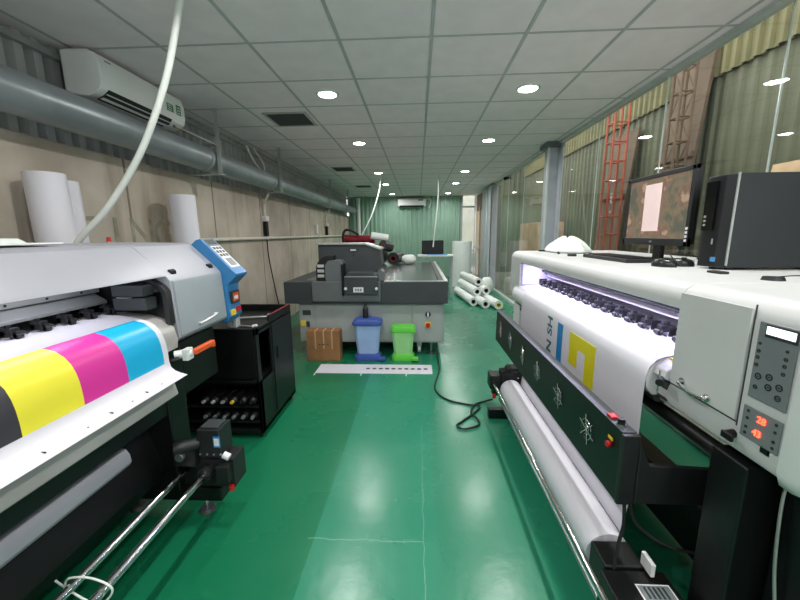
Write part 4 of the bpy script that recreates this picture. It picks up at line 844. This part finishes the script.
def tower():
    r = thing('computer_tower', (1.55, 1.66, ZT), 'charcoal desktop computer tower with a silver edge, on the near end of the right printer', 'computer')
    a, b = 1.615, 1.74
    cs = MB().use('pcside').box(1.335, 1.78, a, b, ZT + .01, 1.735)
    build('case', cs, parent=r, bevel=.004)
    fr = build('front_bezel', MB().use('pcf').prism([(1.335, a + .006), (1.305, a + .03), (1.298, b - .03), (1.305, b), (1.335, b)], ZT + .01, 1.733, axis='z'), parent=r, bevel=.004)
    build('silver_edge', MB().use('hanger').box(1.329, 1.336, a - .003, a + .003, ZT + .02, 1.736), parent=r)
    build('drive_bay', MB().use('screen').box(1.295, 1.30, a + .055, b - .01, 1.50, 1.71), parent=fr)
    for k in range(3): build('port', MB().use('hanger').box(1.293, 1.296, b - .03, b - .018, 1.52 + k * .018, 1.53 + k * .018), parent=fr)
    build('power_light', MB().use('hanger').box(1.296, 1.30, a + .045, a + .05, 1.44, 1.465), parent=fr)
    build('sticker', MB().use('stick').box(1.298, 1.305, a + .025, a + .045, 1.365, 1.385), parent=fr)
    for x in (1.36, 1.74):
        for y in (a + .02, b - .02): build('foot', MB().use('rubber').cyl((x, y, ZT), (x, y, ZT + .01), .012, seg=12), parent=r)
tower()
def keyboard():
    r = thing('keyboard', (1.22, 2.35, ZT), 'dark flat keyboard lying on the right printer in front of the monitor', 'keyboard')
    build('key_tray', MB().use('dark').box(1.13, 1.31, 2.0, 2.52, ZT, ZT + .022), parent=r, bevel=.005)
    k = MB().use('pcf')
    for i in range(5):
        for j in range(17): k.box(1.155 + i * .027, 1.178 + i * .027, 2.02 + j * .028, 2.044 + j * .028, ZT + .022, ZT + .028)
    build('keys', k, parent=r)
keyboard()
def mouse(x, y, rot, lb):
    r = thing('mouse', (x, y, ZT), lb, 'mouse')
    rings = []
    for s, z in ((1, 0), (1.02, .01), (.95, .022), (.75, .033), (.4, .039)):
        ring = []
        for q in range(20):
            a = 2 * PI * q / 20; u, w = .032 * s * math.cos(a), .055 * s * math.sin(a); ring.append((x + u * math.cos(rot) - w * math.sin(rot), y + u * math.sin(rot) + w * math.cos(rot), ZT + z))
        rings.append(ring)
    build('shell', MB().use('pcf').loft(rings), parent=r, sm=60)
    build('scroll_wheel', MB().use('rubber').cyl((x - .008, y - .02, ZT + .036), (x + .008, y - .02, ZT + .036), .009, seg=12), parent=r)
    return r
mouse(1.19, 1.79, .5, 'black computer mouse between the keyboard and the tower, nearer the aisle')
ms = mouse(1.28, 1.81, 1.0, 'black computer mouse or puck right beside the tower')
build('cord', MB().use('rubber').tube([(1.29, 1.86, ZT + .02), (1.33, 1.95, ZT + .05), (1.42, 1.9, ZT + .04), (1.48, 1.98, ZT + .01), (1.6, 2.0, ZT + .006)], .003, seg=6), parent=ms)
props(build('white_adapter', MB().use('whiteg').box(1.38, 1.50, 1.80, 1.86, ZT, ZT + .03), bevel=.006), 'small white adapter lying between the monitor and the tower', 'adapter')
def cloth():
    rnd = random.Random(5); rings = []; n = 26
    cx, cy = 1.27, 3.14
    for s, z in ((1, 0), (1.0, .012), (.88, .045), (.7, .085), (.5, .108), (.28, .118), (.1, .12)):
        rings.append([(cx + .17 * s * math.cos(a) * (1 + .1 * math.sin(3 * a + s * 2)), cy + .27 * s * math.sin(a) * (1 + .12 * math.sin(5 * a + s * 3)), ZT + z * (1 + .22 * math.sin(4 * a + 2 * s) * (1 - s * .5)) if z else ZT + .0005) for a in [2 * PI * q / n for q in range(n)]])
    o = build('folded_cloth', MB().use('wht').loft(rings), sm=70); sb = o.modifiers.new('sub', 'SUBSURF'); sb.levels = sb.render_levels = 1
    props(o, 'crumpled white cloth heaped on the far end of the right printer', 'cloth')
cloth()
props(build('paper_sheet', MB().use('wht').box(1.2, 1.48, 2.58, 2.8, ZT, ZT + .004)), 'flat white paper on the right printer between the cloth and the keyboard', 'paper')
for i, (x, y, lb) in enumerate(((1.10, 2.86, 'small dark marker lying in front of the white cloth'), (1.10, 2.62, 'small black round lid lying by the keyboard'), (1.12, 3.30, 'small dark tape roll at the far end of the right printer'))):
    m = MB().use('rubber'); (m.cyl((x, y, ZT + .008), (x + .03, y + .1, ZT + .008), .008) if i == 0 else m.cyl((x, y, ZT), (x, y, ZT + .014), .03, seg=18))
    props(build(['marker', 'round_lid', 'tape_roll'][i], m), lb, ['marker', 'lid', 'tape'][i])
m = MB().use('dark').box(1.19, 1.225, 1.46, 1.53, ZT, ZT + .01)
props(build('remote_control', m, bevel=.003), 'small dark remote lying in front of the computer tower', 'remote')
r = thing('handheld_gadget', (1.22, 1.28, ZT), 'dark oval gadget with a loop of wire at the near end of the right printer', 'gadget')
build('case_body', MB().use('dark').cyl((1.22, 1.28, ZT), (1.22, 1.28, ZT + .012), .032, .028, seg=20), parent=r)
build('wire_loop', MB().use('rubber').tube([(1.22, 1.28, ZT + .01), (1.26, 1.24, ZT + .02), (1.32, 1.22, ZT + .01), (1.4, 1.2, ZT + .004)], .002, seg=6), parent=r)
# papers lying on the floor under the right printer
for i, (x, y, a, lb) in enumerate(((1.0, 1.9, .3, 'white scrap of paper on the floor under the right printer, nearer'), (1.02, 2.25, -.4, 'white scrap of paper on the floor under the right printer, farther'))):
    m = MB().use('wht'); m.T = Matrix.Translation((x, y, .001)) @ Matrix.Rotation(a, 4, 'Z'); m.box(-.1, .1, -.07, .07, 0, .003)
    props(build('paper_scrap', m), lb, 'paper')
# stowed thing at right bottom: cable bundle
props(build('cable_bundle', MB().use('rubber').tube([(1.05, .5, .9), (1.0, .52, .6), (1.0, .5, .3), (.95, .52, .02)], .012)), 'loose black cables beside the electronics box of the right printer', 'cable')

# ---------------------------------------------------------------- lights
def area(name, loc, sx, sy, en, col, rot=(0, 0, 0), parent=None):
    L = bpy.data.lights.new(name, 'AREA'); L.shape = 'RECTANGLE'; L.size = sx; L.size_y = sy; L.energy = en; L.color = col
    o = bpy.data.objects.new(name, L); COL.objects.link(o); o.location = loc; o.rotation_euler = rot; return o
area('hood_lamp', (-1.44, .5, 1.365), .015, 2.0, 3, (.95, .96, 1))
area('opening_lamp', (.99, 2.17, 1.228), .015, 1.8, 6, (.74, .68, 1), rot=(0, math.radians(8), 0))
# daylight reaching the lane beyond the glass
w = bpy.data.worlds.new('world'); S.world = w; w.use_nodes = True
w.node_tree.nodes['Background'].inputs[0].default_value = (.86, .88, .88, 1); w.node_tree.nodes['Background'].inputs[1].default_value = 2.6

# ---------------------------------------------------------------- camera
f, pi_, ya, ro = 356.982, -.1840995, -.050384, -.0096521
fw = Vector((math.sin(ya) * math.cos(pi_), math.cos(ya) * math.cos(pi_), math.sin(pi_)))
rt = Vector((math.cos(ya), -math.sin(ya), 0)); up = rt.cross(fw)
R_ = math.cos(ro) * rt + math.sin(ro) * up; U_ = -math.sin(ro) * rt + math.cos(ro) * up
cd = bpy.data.cameras.new('camera'); cd.sensor_width = 36; cd.lens = f / 800 * 36; cd.clip_start = .02; cd.clip_end = 100
cam = bpy.data.objects.new('camera', cd); COL.objects.link(cam)
mw = Matrix((R_, U_, -fw)).transposed().to_4x4(); mw.translation = (0, 0, 1.5); cam.matrix_world = mw
S.camera = cam
S.view_settings.view_transform = 'Standard'; S.view_settings.look = 'None'; S.view_settings.gamma = 1; S.view_settings.use_curve_mapping = False
S.view_settings.exposure = .38
S.cycles.use_denoising = True
S.cycles.max_bounces = 8; S.cycles.transparent_max_bounces = 12; S.cycles.sample_clamp_indirect = 6
